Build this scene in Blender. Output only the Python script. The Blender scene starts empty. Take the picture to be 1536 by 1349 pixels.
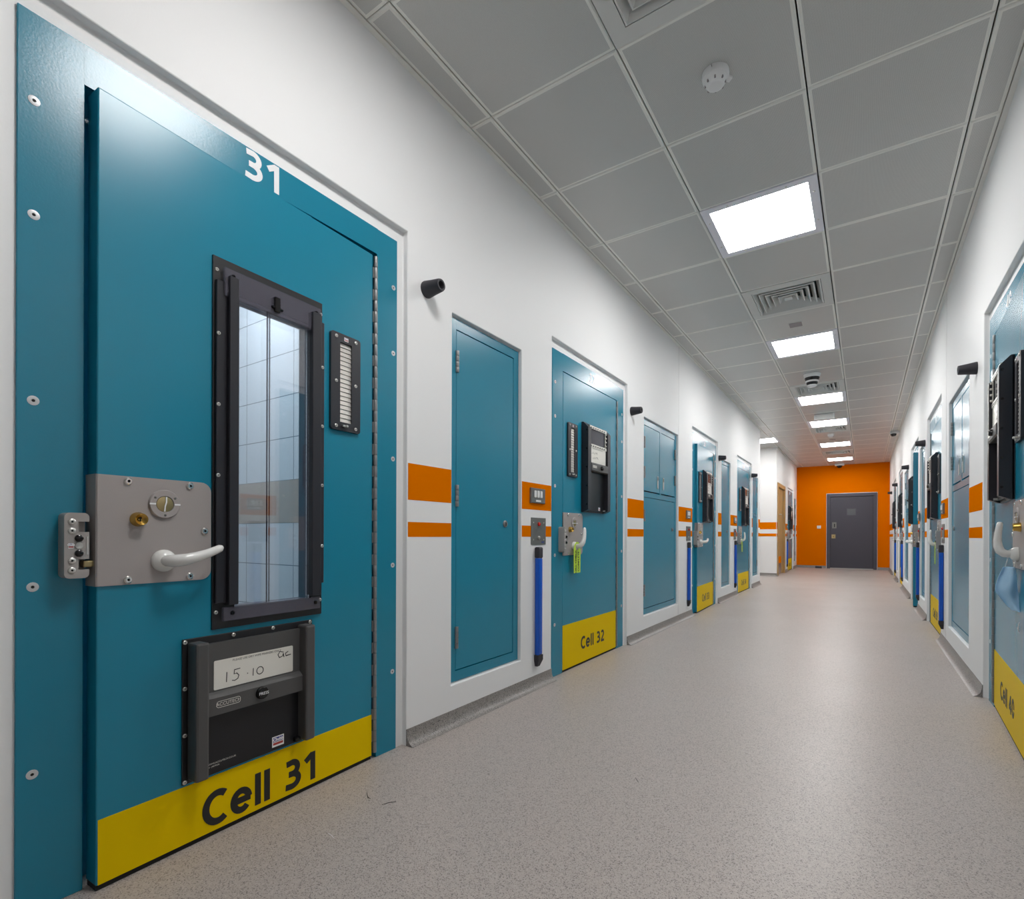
import bpy, bmesh, math, random
from mathutils import Matrix, Vector
random.seed(7)
PI = math.pi
scene = bpy.context.scene
COL = scene.collection

# ------------------------------------------------------------------ dimensions (metres)
CEIL = 2.7295                 # ceiling height
XL, XR = -1.550, 0.526        # faces of the left and right corridor walls
REC = 0.018                   # how far a door frame sits back from the wall face
Y_END, Y_BACK = 15.97, -3.0   # end wall, wall behind the camera
YC0, YC1 = 9.96, 12.10        # side passage on the left
XL2 = -1.56                   # left wall beyond the side passage
GX = [-2.0085 + 0.6 * k for k in range(-4, 6)]
GY0 = 1.2708

# ------------------------------------------------------------------ materials
MATS = {}
def nodes_of(m):
    m.use_nodes = True
    nt = m.node_tree
    return nt, nt.nodes, nt.links

def paint(name, col, rough=0.5, metal=0.0, spec=0.5, bump=0.0, bscale=60.0, coat=0.0, vary=0.0):
    m = bpy.data.materials.new(name)
    nt, N, L = nodes_of(m)
    b = N['Principled BSDF']
    b.inputs['Base Color'].default_value = (*col, 1)
    b.inputs['Roughness'].default_value = rough
    b.inputs['Metallic'].default_value = metal
    b.inputs['Specular IOR Level'].default_value = spec
    if coat:
        b.inputs['Coat Weight'].default_value = coat
        b.inputs['Coat Roughness'].default_value = 0.15
    if bump or vary:
        tc = N.new('ShaderNodeTexCoord')
        nz = N.new('ShaderNodeTexNoise')
        nz.inputs['Scale'].default_value = bscale
        nz.inputs['Detail'].default_value = 3
        L.new(tc.outputs['Object'], nz.inputs['Vector'])
        if bump:
            bp = N.new('ShaderNodeBump')
            bp.inputs['Strength'].default_value = bump
            bp.inputs['Distance'].default_value = 0.002
            L.new(nz.outputs['Fac'], bp.inputs['Height'])
            L.new(bp.outputs['Normal'], b.inputs['Normal'])
        if vary:
            n2 = N.new('ShaderNodeTexNoise')
            n2.inputs['Scale'].default_value = 2.5
            n2.inputs['Detail'].default_value = 4
            L.new(tc.outputs['Object'], n2.inputs['Vector'])
            mp = N.new('ShaderNodeMapRange')
            mp.inputs['To Min'].default_value = rough - vary
            mp.inputs['To Max'].default_value = rough + vary
            L.new(n2.outputs['Fac'], mp.inputs['Value'])
            L.new(mp.outputs['Result'], b.inputs['Roughness'])
    MATS[name] = m
    return m

paint('white_wall', (0.80, 0.80, 0.80), 0.55, bump=0.10, bscale=180, spec=0.35)
paint('teal', (0.008, 0.212, 0.322), 0.26)
paint('teal_frame', (0.008, 0.205, 0.312), 0.24, bump=0.10, bscale=190)
paint('orange', (0.70, 0.163, 0.0), 0.55, spec=0.0)
paint('orange_wall', (0.72, 0.160, 0.0), 0.55, spec=0.0, bump=0.1, bscale=180)
paint('yellow', (0.76, 0.52, 0.0), 0.45, spec=0.05)
paint('ink', (0.012, 0.012, 0.012), 0.5)
paint('white_vinyl', (0.82, 0.82, 0.83), 0.45)
paint('black_plate', (0.010, 0.010, 0.012), 0.42, bump=0.15, bscale=400)
paint('black_case', (0.020, 0.020, 0.026), 0.38, bump=0.1, bscale=300)
paint('grey_case', (0.074, 0.072, 0.072), 0.42, bump=0.15, bscale=400)
paint('dark_flap', (0.008, 0.008, 0.010), 0.35)
paint('lock_grey', (0.34, 0.31, 0.30), 0.48, metal=0.0, spec=0.5, bump=0.08, bscale=500)
paint('keep_grey', (0.33, 0.31, 0.295), 0.42, bump=0.08, bscale=500)
paint('steel', (0.55, 0.55, 0.53), 0.32, metal=1.0)
paint('brushed', (0.20, 0.20, 0.19), 0.40, metal=0.6, bump=0.1, bscale=200)
paint('screw_steel', (0.62, 0.61, 0.58), 0.35, metal=0.7)
paint('bright_steel', (0.80, 0.79, 0.77), 0.22, metal=0.9)
paint('washer', (0.60, 0.61, 0.62), 0.4, metal=0.3)
paint('hinge_steel', (0.26, 0.26, 0.26), 0.42, metal=0.6)
paint('brass', (0.62, 0.40, 0.10), 0.26, metal=1.0)
paint('dull_brass', (0.42, 0.33, 0.17), 0.35, metal=1.0)
paint('white_gloss', (0.74, 0.74, 0.72), 0.22, coat=0.3)
paint('white_plastic', (0.78, 0.78, 0.78), 0.35)
paint('whiteboard', (0.74, 0.72, 0.66), 0.3)
paint('rubber', (0.022, 0.021, 0.028), 0.55, bump=0.2, bscale=300)
paint('black_gloss', (0.006, 0.006, 0.007), 0.18)
paint('gap_black', (0.004, 0.004, 0.004), 0.8)
paint('sticker_blue', (0.035, 0.045, 0.25), 0.4)
paint('sticker_red', (0.42, 0.05, 0.04), 0.4)
paint('red_lens', (0.55, 0.01, 0.008), 0.2)
paint('blue_strip', (0.0, 0.085, 0.52), 0.25, spec=0.5)
paint('tag_green', (0.50, 0.72, 0.045), 0.45)
paint('mask_blue', (0.46, 0.70, 0.92), 0.85, bump=0.3, bscale=700)
paint('tile_edge', (0.80, 0.795, 0.75), 0.35)
paint('ceiling_back', (0.12, 0.12, 0.11), 0.9)
paint('light_frame', (0.80, 0.79, 0.86), 0.4)
paint('vent_white', (0.62, 0.62, 0.60), 0.5)
paint('vent_dark', (0.03, 0.03, 0.03), 0.9)
paint('sensor_grey', (0.30, 0.265, 0.27), 0.5)
paint('door_slate', (0.050, 0.048, 0.066), 0.42, bump=0.1, bscale=60)
paint('slate_frame', (0.058, 0.056, 0.075), 0.42)
paint('pane_grey', (0.12, 0.13, 0.14), 0.2)
paint('joint_grey', (0.50, 0.50, 0.50), 0.7)
paint('vent_slat', (0.56, 0.54, 0.50), 0.40, metal=0.35)
paint('kick_steel', (0.46, 0.42, 0.40), 0.25, metal=0.9)
paint('cell_band', (0.42, 0.38, 0.33), 0.45)

def speckle(name, base, dark, mid, light, scale=330):
    """vinyl with fine coloured chips: each small cell of a cellular texture is one chip"""
    m = bpy.data.materials.new(name)
    nt, N, L = nodes_of(m)
    b = N['Principled BSDF']
    tc = N.new('ShaderNodeTexCoord')
    vo = N.new('ShaderNodeTexVoronoi'); vo.inputs['Scale'].default_value = scale
    n3 = N.new('ShaderNodeTexNoise'); n3.inputs['Scale'].default_value = 1.3; n3.inputs['Detail'].default_value = 5
    L.new(tc.outputs['Object'], vo.inputs['Vector']); L.new(tc.outputs['Object'], n3.inputs['Vector'])
    sp = N.new('ShaderNodeSeparateColor'); L.new(vo.outputs['Color'], sp.inputs['Color'])
    r1 = N.new('ShaderNodeValToRGB'); r1.color_ramp.interpolation = 'CONSTANT'
    e = r1.color_ramp.elements
    e[0].position = 0.0; e[0].color = (*dark, 1); e[1].position = 0.10; e[1].color = (*mid, 1)
    for p, c in ((0.24, base), (0.86, light)): e.new(p).color = (*c, 1)
    L.new(sp.outputs['Red'], r1.inputs['Fac']); L.new(r1.outputs['Color'], b.inputs['Base Color'])
    mp = N.new('ShaderNodeMapRange')
    mp.inputs['To Min'].default_value = 0.30; mp.inputs['To Max'].default_value = 0.48
    L.new(n3.outputs['Fac'], mp.inputs['Value']); L.new(mp.outputs['Result'], b.inputs['Roughness'])
    b.inputs['Specular IOR Level'].default_value = 0.45
    MATS[name] = m
speckle('floor_vinyl', (0.42, 0.370, 0.340), (0.19, 0.165, 0.155), (0.31, 0.27, 0.25), (0.48, 0.43, 0.40), 400)
speckle('cove_vinyl', (0.25, 0.23, 0.215), (0.08, 0.07, 0.07), (0.16, 0.145, 0.135), (0.31, 0.285, 0.27))  # floor vinyl in darker tones: the shade on the cove is in its colour

def perforated():
    m = bpy.data.materials.new('perforated')
    nt, N, L = nodes_of(m)
    b = N['Principled BSDF']; b.inputs['Roughness'].default_value = 0.33
    tc = N.new('ShaderNodeTexCoord'); sp = N.new('ShaderNodeSeparateXYZ')
    L.new(tc.outputs['Object'], sp.inputs['Vector'])
    def wave(a, bcoef):
        s1 = N.new('ShaderNodeMath'); s1.operation = 'MULTIPLY'; s1.inputs[1].default_value = a
        s2 = N.new('ShaderNodeMath'); s2.operation = 'MULTIPLY_ADD'; s2.inputs[1].default_value = bcoef
        L.new(sp.outputs['X'], s1.inputs[0]); L.new(sp.outputs['Y'], s2.inputs[0]); L.new(s1.outputs[0], s2.inputs[2])
        s3 = N.new('ShaderNodeMath'); s3.operation = 'SINE'; L.new(s2.outputs[0], s3.inputs[0])
        return s3
    k = 2 * PI / 0.0070
    w1 = wave(k, k); w2 = wave(k, -k)
    mu = N.new('ShaderNodeMath'); mu.operation = 'MULTIPLY'
    L.new(w1.outputs[0], mu.inputs[0]); L.new(w2.outputs[0], mu.inputs[1])
    r = N.new('ShaderNodeValToRGB')
    r.color_ramp.elements[0].position = 0.35; r.color_ramp.elements[0].color = (0.60, 0.60, 0.58, 1)
    r.color_ramp.elements[1].position = 0.60; r.color_ramp.elements[1].color = (0.24, 0.24, 0.235, 1)
    L.new(mu.outputs[0], r.inputs['Fac']); L.new(r.outputs['Color'], b.inputs['Base Color'])
    MATS['perforated'] = m
perforated()

def wood():
    m = bpy.data.materials.new('oak')
    nt, N, L = nodes_of(m)
    b = N['Principled BSDF']; b.inputs['Roughness'].default_value = 0.4
    tc = N.new('ShaderNodeTexCoord'); mp = N.new('ShaderNodeMapping')
    mp.inputs['Scale'].default_value = (14, 14, 1.2)
    nz = N.new('ShaderNodeTexNoise'); nz.inputs['Scale'].default_value = 3; nz.inputs['Detail'].default_value = 6
    r = N.new('ShaderNodeValToRGB')
    r.color_ramp.elements[0].position = 0.3; r.color_ramp.elements[0].color = (0.36, 0.20, 0.065, 1)
    r.color_ramp.elements[1].position = 0.75; r.color_ramp.elements[1].color = (0.52, 0.33, 0.13, 1)
    L.new(tc.outputs['Object'], mp.inputs['Vector']); L.new(mp.outputs['Vector'], nz.inputs['Vector'])
    L.new(nz.outputs['Fac'], r.inputs['Fac']); L.new(r.outputs['Color'], b.inputs['Base Color'])
    MATS['oak'] = m
wood()

def cell_tile():
    m = bpy.data.materials.new('cell_tile')
    nt, N, L = nodes_of(m)
    b = N['Principled BSDF']; b.inputs['Roughness'].default_value = 0.4
    tc = N.new('ShaderNodeTexCoord'); sp = N.new('ShaderNodeSeparateXYZ')
    L.new(tc.outputs['Object'], sp.inputs['Vector'])
    def line(out, off):
        a = N.new('ShaderNodeMath'); a.operation = 'SUBTRACT'; a.inputs[1].default_value = off
        L.new(sp.outputs[out], a.inputs[0])
        p = N.new('ShaderNodeMath'); p.operation = 'PINGPONG'; p.inputs[1].default_value = 0.2575 / 2
        L.new(a.outputs[0], p.inputs[0])
        c = N.new('ShaderNodeMath'); c.operation = 'LESS_THAN'; c.inputs[1].default_value = 0.0025
        L.new(p.outputs[0], c.inputs[0]); return c
    l1 = line('Z', 0.41); l2 = line('X', -2.865)
    mx = N.new('ShaderNodeMath'); mx.operation = 'MAXIMUM'
    L.new(l1.outputs[0], mx.inputs[0]); L.new(l2.outputs[0], mx.inputs[1])
    cm = N.new('ShaderNodeMix'); cm.data_type = 'RGBA'
    cm.inputs['A'].default_value = (0.62, 0.70, 0.74, 1); cm.inputs['B'].default_value = (0.16, 0.19, 0.22, 1)
    L.new(mx.outputs[0], cm.inputs['Factor']); L.new(cm.outputs['Result'], b.inputs['Base Color'])
    MATS['cell_tile'] = m
cell_tile()

def glass(name, tint, rough=0.02, refl=1.0):
    m = bpy.data.materials.new(name)
    nt, N, L = nodes_of(m)
    N.remove(N['Principled BSDF'])
    out = N['Material Output']
    tr = N.new('ShaderNodeBsdfTransparent'); tr.inputs['Color'].default_value = (*tint, 1)
    gl = N.new('ShaderNodeBsdfGlossy'); gl.inputs['Roughness'].default_value = rough
    gl.inputs['Color'].default_value = (refl, refl, refl, 1)
    fr = N.new('ShaderNodeFresnel'); fr.inputs['IOR'].default_value = 1.5
    mx = N.new('ShaderNodeMixShader')
    L.new(fr.outputs['Fac'], mx.inputs['Fac']); L.new(tr.outputs[0], mx.inputs[1]); L.new(gl.outputs[0], mx.inputs[2])
    L.new(mx.outputs[0], out.inputs['Surface'])
    MATS[name] = m
glass('glazing', (0.95, 0.965, 0.98))
glass('acrylic', (0.94, 0.94, 0.96))

def emit(name, col, s):
    m = bpy.data.materials.new(name)
    nt, N, L = nodes_of(m)
    b = N['Principled BSDF']
    b.inputs['Base Color'].default_value = (0.8, 0.8, 0.8, 1)
    b.inputs['Emission Color'].default_value = (*col, 1)
    b.inputs['Emission Strength'].default_value = s
    MATS[name] = m
emit('diffuser', (1.0, 0.985, 0.97), 31.0)
emit('cell_lamp', (0.97, 0.985, 1.0), 15.0)

# ------------------------------------------------------------------ mesh builder
class MB:
    """Collects shapes in local (n, s, z): n out of the wall, s along it, z up."""
    def __init__(self):
        self.bm = bmesh.new(); self.mi = 0
    def _tag(self, faces):
        for f in faces: f.material_index = self.mi
    def poly_prism(self, pts, n0, n1):
        """closed outline in (s, z), extruded from n0 to n1"""
        bm = self.bm
        a = [bm.verts.new((n0, s, z)) for s, z in pts]
        b = [bm.verts.new((n1, s, z)) for s, z in pts]
        fs = [bm.faces.new(a[::-1]), bm.faces.new(b)]
        k = len(pts)
        for i in range(k):
            fs.append(bm.faces.new((a[i], a[(i + 1) % k], b[(i + 1) % k], b[i])))
        self._tag(fs)
    def box(self, n0, n1, s0, s1, z0, z1, bev=0.0, seg=1):
        bm = self.bm
        vs = [bm.verts.new((n, s, z)) for n in (n0, n1) for s in (s0, s1) for z in (z0, z1)]
        fs = []
        for idx in ((0, 1, 3, 2), (4, 6, 7, 5), (0, 4, 5, 1), (2, 3, 7, 6), (0, 2, 6, 4), (1, 5, 7, 3)):
            fs.append(bm.faces.new([vs[i] for i in idx]))
        self._tag(fs)
        if bev:
            es = list({e for f in fs for e in f.edges})
            r = bmesh.ops.bevel(bm, geom=es, offset=bev, segments=seg, affect='EDGES', profile=0.5)
            self._tag(r['faces'])
    def rrect(self, n0, n1, s0, s1, z0, z1, r, seg=5, corners=(1, 1, 1, 1)):
        """prism with a rounded-rectangle outline; corners: s0z0, s1z0, s1z1, s0z1"""
        pts = []
        for (cs, cz, a0), on in zip(((s0, z0, 180), (s1, z0, 270), (s1, z1, 0), (s0, z1, 90)), corners):
            if not on:
                pts.append((cs, cz)); continue
            ms = cs + (r if cs == min(s0, s1) else -r); mz = cz + (r if cz == min(z0, z1) else -r)
            for i in range(seg + 1):
                a = math.radians(a0 + 90 * i / seg)
                pts.append((ms + r * math.cos(a), mz + r * math.sin(a)))
        self.poly_prism(pts, n0, n1)
    def cham(self, n0, n1, s0, s1, z0, z1, c):
        """box whose front face is inset by c: a bevelled front"""
        bm = self.bm
        def ring(n, d): return [bm.verts.new((n, s, z)) for s, z in ((s0 + d, z0 + d), (s1 - d, z0 + d), (s1 - d, z1 - d), (s0 + d, z1 - d))]
        r = [ring(n0, 0), ring(n1 - c, 0), ring(n1, c)]
        fs = [bm.faces.new(r[0][::-1]), bm.faces.new(r[2])]
        for a, b in zip(r, r[1:]):
            for i in range(4): fs.append(bm.faces.new((a[i], a[(i + 1) % 4], b[(i + 1) % 4], b[i])))
        self._tag(fs)
    def lathe(self, prof, s, z, seg=20, n=0.0, axis='n', cap=True):
        """prof: (radius, along) pairs round an axis through (n, s, z)"""
        bm = self.bm; rings = []; fs = []
        for r, t in prof:
            ring = []
            for i in range(seg):
                a = 2 * PI * i / seg; c, d = r * math.cos(a), r * math.sin(a)
                if axis == 'n': p = (n + t, s + c, z + d)
                elif axis == 'z': p = (n + c, s + d, z + t)
                else: p = (n + c, s + t, z + d)
                ring.append(bm.verts.new(p))
            rings.append(ring)
        for a, b in zip(rings, rings[1:]):
            for i in range(seg): fs.append(bm.faces.new((a[i], a[(i + 1) % seg], b[(i + 1) % seg], b[i])))
        if cap:
            fs.append(bm.faces.new(rings[0][::-1])); fs.append(bm.faces.new(rings[-1]))
        self._tag(fs)
    def tube(self, path, radii, seg=10, flat=1.0):
        """a tapering tube along points (n, s, z); flat squashes its second cross axis"""
        bm = self.bm; rings = []; fs = []
        P = [Vector(p) for p in path]
        up = Vector((0.3, 0.2, 1)).normalized(); prev = None
        for i, p in enumerate(P):
            d = (P[min(i + 1, len(P) - 1)] - P[max(i - 1, 0)]).normalized()
            x = (up.cross(d) if prev is None else prev - d * prev.dot(d)).normalized(); prev = x
            y = d.cross(x)
            rings.append([bm.verts.new(p + (x * math.cos(2 * PI * k / seg) + y * math.sin(2 * PI * k / seg) * flat) * radii[i]) for k in range(seg)])
        for a, b in zip(rings, rings[1:]):
            for i in range(seg): fs.append(bm.faces.new((a[i], a[(i + 1) % seg], b[(i + 1) % seg], b[i])))
        fs.append(bm.faces.new(rings[0][::-1])); fs.append(bm.faces.new(rings[-1]))
        self._tag(fs)
    def stroke(self, pts, w, n0, n1, closed=False):
        """a flat ribbon of width w along (s, z) points, n0..n1 thick"""
        bm = self.bm; k = len(pts); L, R = [], []
        for i, (s, z) in enumerate(pts):
            a = pts[(i - 1) % k] if (closed or i > 0) else pts[i]
            b = pts[(i + 1) % k] if (closed or i < k - 1) else pts[i]
            d = Vector((b[0] - a[0], b[1] - a[1]))
            d1 = Vector((s - a[0], z - a[1])); sc = 1.0
            if d1.length > 1e-9 and d.length > 1e-9: sc = 1 / max(0.6, d1.normalized().dot(d.normalized()))
            d.normalize(); nn = Vector((-d.y, d.x)) * (w / 2 * sc)
            L.append((s + nn.x, z + nn.y)); R.append((s - nn.x, z - nn.y))
        V = [[bm.verts.new((n, *p)) for p in side] for n in (n0, n1) for side in (L, R)]
        fs = []; m = k if closed else k - 1
        for i in range(m):
            j = (i + 1) % k
            fs += [bm.faces.new((V[2][i], V[2][j], V[3][j], V[3][i])), bm.faces.new((V[0][j], V[0][i], V[1][i], V[1][j])),
                   bm.faces.new((V[0][i], V[0][j], V[2][j], V[2][i])), bm.faces.new((V[1][j], V[1][i], V[3][i], V[3][j]))]
        if not closed:
            for i in (0, k - 1): fs.append(bm.faces.new((V[0][i], V[2][i], V[3][i], V[1][i])))
        self._tag(fs)
    def text(self, body, size, s, z, n, dirn=1, rot=0, bold=0.0, align='CENTER'):
        cu = bpy.data.curves.new('t', 'FONT'); cu.body = body; cu.size = size
        cu.align_x = align; cu.align_y = 'CENTER'; cu.offset = bold; cu.resolution_u = 3
        ob = bpy.data.objects.new('t', cu); COL.objects.link(ob)
        me = bpy.data.meshes.new_from_object(ob.evaluated_get(bpy.context.evaluated_depsgraph_get()))
        bm2 = bmesh.new(); bm2.from_mesh(me); mp = {}
        c, d = math.cos(rot), math.sin(rot)
        for v in bm2.verts:
            x, y = v.co.x * c - v.co.y * d, v.co.x * d + v.co.y * c
            mp[v] = self.bm.verts.new((n, s + dirn * x, z + y))
        fs = []
        for f in bm2.faces:
            try: fs.append(self.bm.faces.new([mp[v] for v in f.verts]))
            except ValueError: pass
        self._tag(fs); bm2.free()
        bpy.data.meshes.remove(me); bpy.data.objects.remove(ob); bpy.data.curves.remove(cu)
    def mesh(self, name, mats, side=1, smooth=False):
        bm = self.bm
        if side < 0:
            for v in bm.verts: v.co.x = -v.co.x
        bmesh.ops.recalc_face_normals(bm, faces=bm.faces)
        me = bpy.data.meshes.new(name); bm.to_mesh(me); bm.free()
        for m in (mats if isinstance(mats, (list, tuple)) else [mats]): me.materials.append(MATS[m])
        if smooth:
            for p in me.polygons: p.use_smooth = True
            try: me.set_sharp_from_angle(angle=math.radians(40))
            except Exception: pass
        return me

def link(name, me, parent=None, loc=(0, 0, 0), rz=0.0):
    o = bpy.data.objects.new(name, me); COL.objects.link(o)
    o.location = loc; o.rotation_euler = (0, 0, rz)
    if parent: o.parent = parent
    return o
def tag(o, label, cat, group=None, kind=None):
    o['label'] = label; o['category'] = cat
    if group: o['group'] = group
    if kind: o['kind'] = kind
    return o
def empty(name, loc, label=None, cat=None, group=None, kind=None):
    o = link(name, None, None, loc); o.empty_display_size = 0.1
    if label: tag(o, label, cat, group, kind)
    return o
CACHE = {}
def part(name, key, fn, mats, parent, side=1, smooth=False, loc=(0, 0, 0), rz=0.0):
    """one part: its mesh is built once per key and side, later uses share it"""
    k = (key, side) if key else None
    me = CACHE.get(k) if k else None
    if me is None:
        b = MB(); fn(b); me = b.mesh(name, mats, side, smooth)
        if k: CACHE[k] = me
    return link(name, me, parent, loc, rz)

# ------------------------------------------------------------------ drawn lettering (bold humanist sans)
def arc(cx, cy, rx, ry, a0, a1, k=18):
    return [(cx + rx * math.cos(math.radians(a0 + (a1 - a0) * i / k)), cy + ry * math.sin(math.radians(a0 + (a1 - a0) * i / k))) for i in range(k + 1)]
GL = {
 'C': (0.72, [arc(0.46, 0.5, 0.37, 0.42, 52, 308, 24)]),
 'e': (0.68, [arc(0.35, 0.375, 0.26, 0.295, 5, 318, 22), [(0.10, 0.385), (0.66, 0.385)]]),
 'l': (0.18, [[(0.09, 0), (0.09, 1.0)]]),
 '0': (0.64, [arc(0.32, 0.48, 0.235, 0.40, 0, 345, 24)]),
 '1': (0.46, [[(0.37, 0), (0.37, 0.965)], [(0.345, 0.90), (0.05, 0.70)]]),
 '2': (0.62, [arc(0.29, 0.66, 0.22, 0.225, 150, -30, 14) + [(0.12, 0.13)], [(0.03, 0.08), (0.60, 0.08)]]),
 '3': (0.62, [[(0.05, 0.86)] + arc(0.27, 0.69, 0.22, 0.195, 82, -80, 14) + [(0.14, 0.50)], [(0.14, 0.50)] + arc(0.26, 0.29, 0.27, 0.21, 82, -90, 14) + [(0.02, 0.10)]]),
 '4': (0.66, [[(0.47, 0), (0.47, 0.94)], [(0.44, 0.88), (0.06, 0.28)], [(0.02, 0.27), (0.66, 0.27)]]),
 '5': (0.62, [[(0.55, 0.88), (0.14, 0.88)], [(0.14, 0.93), (0.12, 0.55)] + arc(0.25, 0.32, 0.29, 0.24, 80, -100, 14)]),
 '6': (0.64, [arc(0.32, 0.30, 0.235, 0.225, 0, 360, 20), [(0.085, 0.30), (0.13, 0.58), (0.27, 0.80), (0.50, 0.90)]]),
 '7': (0.60, [[(0.03, 0.88), (0.57, 0.88)], [(0.53, 0.86), (0.20, 0)]]),
 '8': (0.64, [arc(0.32, 0.70, 0.195, 0.185, 0, 360, 20), arc(0.32, 0.28, 0.245, 0.21, 0, 360, 20)]),
 '9': (0.64, [arc(0.32, 0.66, 0.235, 0.225, 0, 360, 20), [(0.555, 0.66), (0.51, 0.38), (0.37, 0.16), (0.14, 0.06)]]),
 ' ': (0.30, []),
}
def lettering(b, body, cap, s_mid, z0, n, dirn, w=0.198, gap=0.15, width=None):
    adv = sum(GL[c][0] for c in body) + gap * (len(body) - 1)
    sx = width / (adv * cap) if width else 1.0
    x = -adv / 2; lay = 0
    for c in body:
        for pts in GL[c][1]:
            lay += 1
            b.stroke([(s_mid + dirn * (x + px) * cap * sx, z0 + pz * cap) for px, pz in pts], w * cap, n, n + 0.0006 + 0.00025 * (lay % 2))
        x += GL[c][0] + gap

# ------------------------------------------------------------------ walls with recesses
def wall_mesh(name, side, X, y0, y1, z1, openings, thick=0.22, mat='white_wall', bevel=0.004):
    """openings: (ya, yb, za, zb, depth), later ones win; depth None goes right through.
    The wall is one sheet that steps back at each recess."""
    ys = sorted({y0, y1, *[v for o in openings for v in o[:2]]})
    zs = sorted({0.0, z1, *[v for o in openings for v in o[2:4]]})
    def depth(y, z):
        d = 0.0
        for a, b_, c, e, dd in openings:
            if a < y < b_ and c < z < e: d = dd
        return d
    D = [[depth((ys[i] + ys[i + 1]) / 2, (zs[j] + zs[j + 1]) / 2) for j in range(len(zs) - 1)] for i in range(len(ys) - 1)]
    bm = bmesh.new(); cache = {}
    def V(d, y, z):
        k = (round(d, 5), round(y, 5), round(z, 5))
        if k not in cache: cache[k] = bm.verts.new((-d, y, z))
        return cache[k]
    def quad(*v):
        v = [V(*p) for p in v]
        if len(set(v)) == 4:
            try: bm.faces.new(v)
            except ValueError: pass
    full = lambda d: thick if d is None else d
    ni, nj = len(D), len(D[0])
    for i in range(ni):
        for j in range(nj):
            d = D[i][j]; a, b_, c, e = ys[i], ys[i + 1], zs[j], zs[j + 1]
            if d is not None: quad((d, a, c), (d, b_, c), (d, b_, e), (d, a, e))
            if i + 1 < ni and D[i + 1][j] != d:
                p, q = full(d), full(D[i + 1][j]); quad((p, b_, c), (q, b_, c), (q, b_, e), (p, b_, e))
            if j + 1 < nj and D[i][j + 1] != d:
                p, q = full(d), full(D[i][j + 1]); quad((p, a, e), (p, b_, e), (q, b_, e), (q, a, e))
            if d is None: continue
            quad((thick, a, c), (thick, b_, c), (thick, b_, e), (thick, a, e)) if d < thick - 1e-6 else None
    for j in range(nj):
        for yy, i in ((y0, 0), (y1, ni - 1)):
            p = full(D[i][j]); quad((p, yy, zs[j]), (thick, yy, zs[j]), (thick, yy, zs[j + 1]), (p, yy, zs[j + 1]))
    bmesh.ops.recalc_face_normals(bm, faces=bm.faces)
    if side < 0:
        for v in bm.verts: v.co.x = -v.co.x
        bmesh.ops.reverse_faces(bm, faces=bm.faces)
    me = bpy.data.meshes.new(name); bm.to_mesh(me); bm.free(); me.materials.append(MATS[mat])
    o = link(name, me, None, (X, 0, 0)); o['kind'] = 'structure'
    if bevel:
        md = o.modifiers.new('soft_edges', 'BEVEL'); md.width = bevel; md.segments = 2; md.limit_method = 'ANGLE'; md.angle_limit = math.radians(60)
    return o

# door and cupboard positions: (Y of the frame's near edge)
LEFT_B = {32: 2.698, 33: 5.690, 34: 8.030}
RIGHT_B = {40: 2.505, 39: 5.490, 38: 7.690, 37: 10.720, 36: 12.940}
Y31 = 0.347; W31 = 1.114; H31 = 2.027
WB, HB, LEAF_TOP = 1.090, 1.980, 1.868
Y35 = 14.03
MARG = 0.038
def door_openings(y0, w, h, s0, s1, ztop, through=False):
    return [(y0 - MARG, y0 + w + MARG, -0.01, h + 0.052, REC + 0.007),
            (y0 + s0 - 0.008, y0 + s1 + 0.008, -0.01, ztop + 0.008, None if through else 0.16)]
def cab_openings(a, b_, z0=0.178, z1=1.850):
    return [(a, b_, z0, z1, REC + 0.007), (a + 0.04, b_ - 0.04, z0 + 0.05, z1 - 0.05, 0.15)]
CAB_L = {'a': (1.772, 2.335), 'b': (4.190, 5.142), 'c': (7.010, 7.545), 'd': (9.235, 9.775)}
CAB_R = {'z': (1.620, 2.170), 'a': (4.085, 5.000), 'b': (6.840, 7.430), 'c': (9.310, 10.220), 'd': (12.140, 12.660)}
CAB_E = (15.36, 15.80)

ops = door_openings(Y31, W31, H31, 0.121, 1.013, 1.930, True)
for y in LEFT_B.values(): ops += door_openings(y, WB, HB, 0.127, 0.961, 1.872)
for a, b_ in CAB_L.values(): ops += cab_openings(a, b_)
wl = tag(wall_mesh('wall_left', 1, XL, Y_BACK, YC0, CEIL + 0.05, ops), 'long white left wall with orange stripes between the teal doors', 'wall', kind='structure')
ops = []
for y in RIGHT_B.values(): ops += door_openings(y, WB, HB, 0.127, 0.961, 1.872)
for a, b_ in CAB_R.values(): ops += cab_openings(a, b_)
wr = tag(wall_mesh('wall_right', -1, XR, Y_BACK, Y_END, CEIL + 0.05, ops), 'long white right wall with orange stripes running to the end wall', 'wall', kind='structure')
ops = door_openings(Y35, WB, HB, 0.127, 0.961, 1.872) + cab_openings(*CAB_E) + [(12.20, 13.44, -0.01, 2.00, 0.12)]
wl2 = tag(wall_mesh('wall_left_far', 1, XL2, YC1, Y_END, CEIL + 0.05, ops, thick=0.20), 'short white wall with an oak door, beyond the side passage', 'wall', kind='structure')

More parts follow.
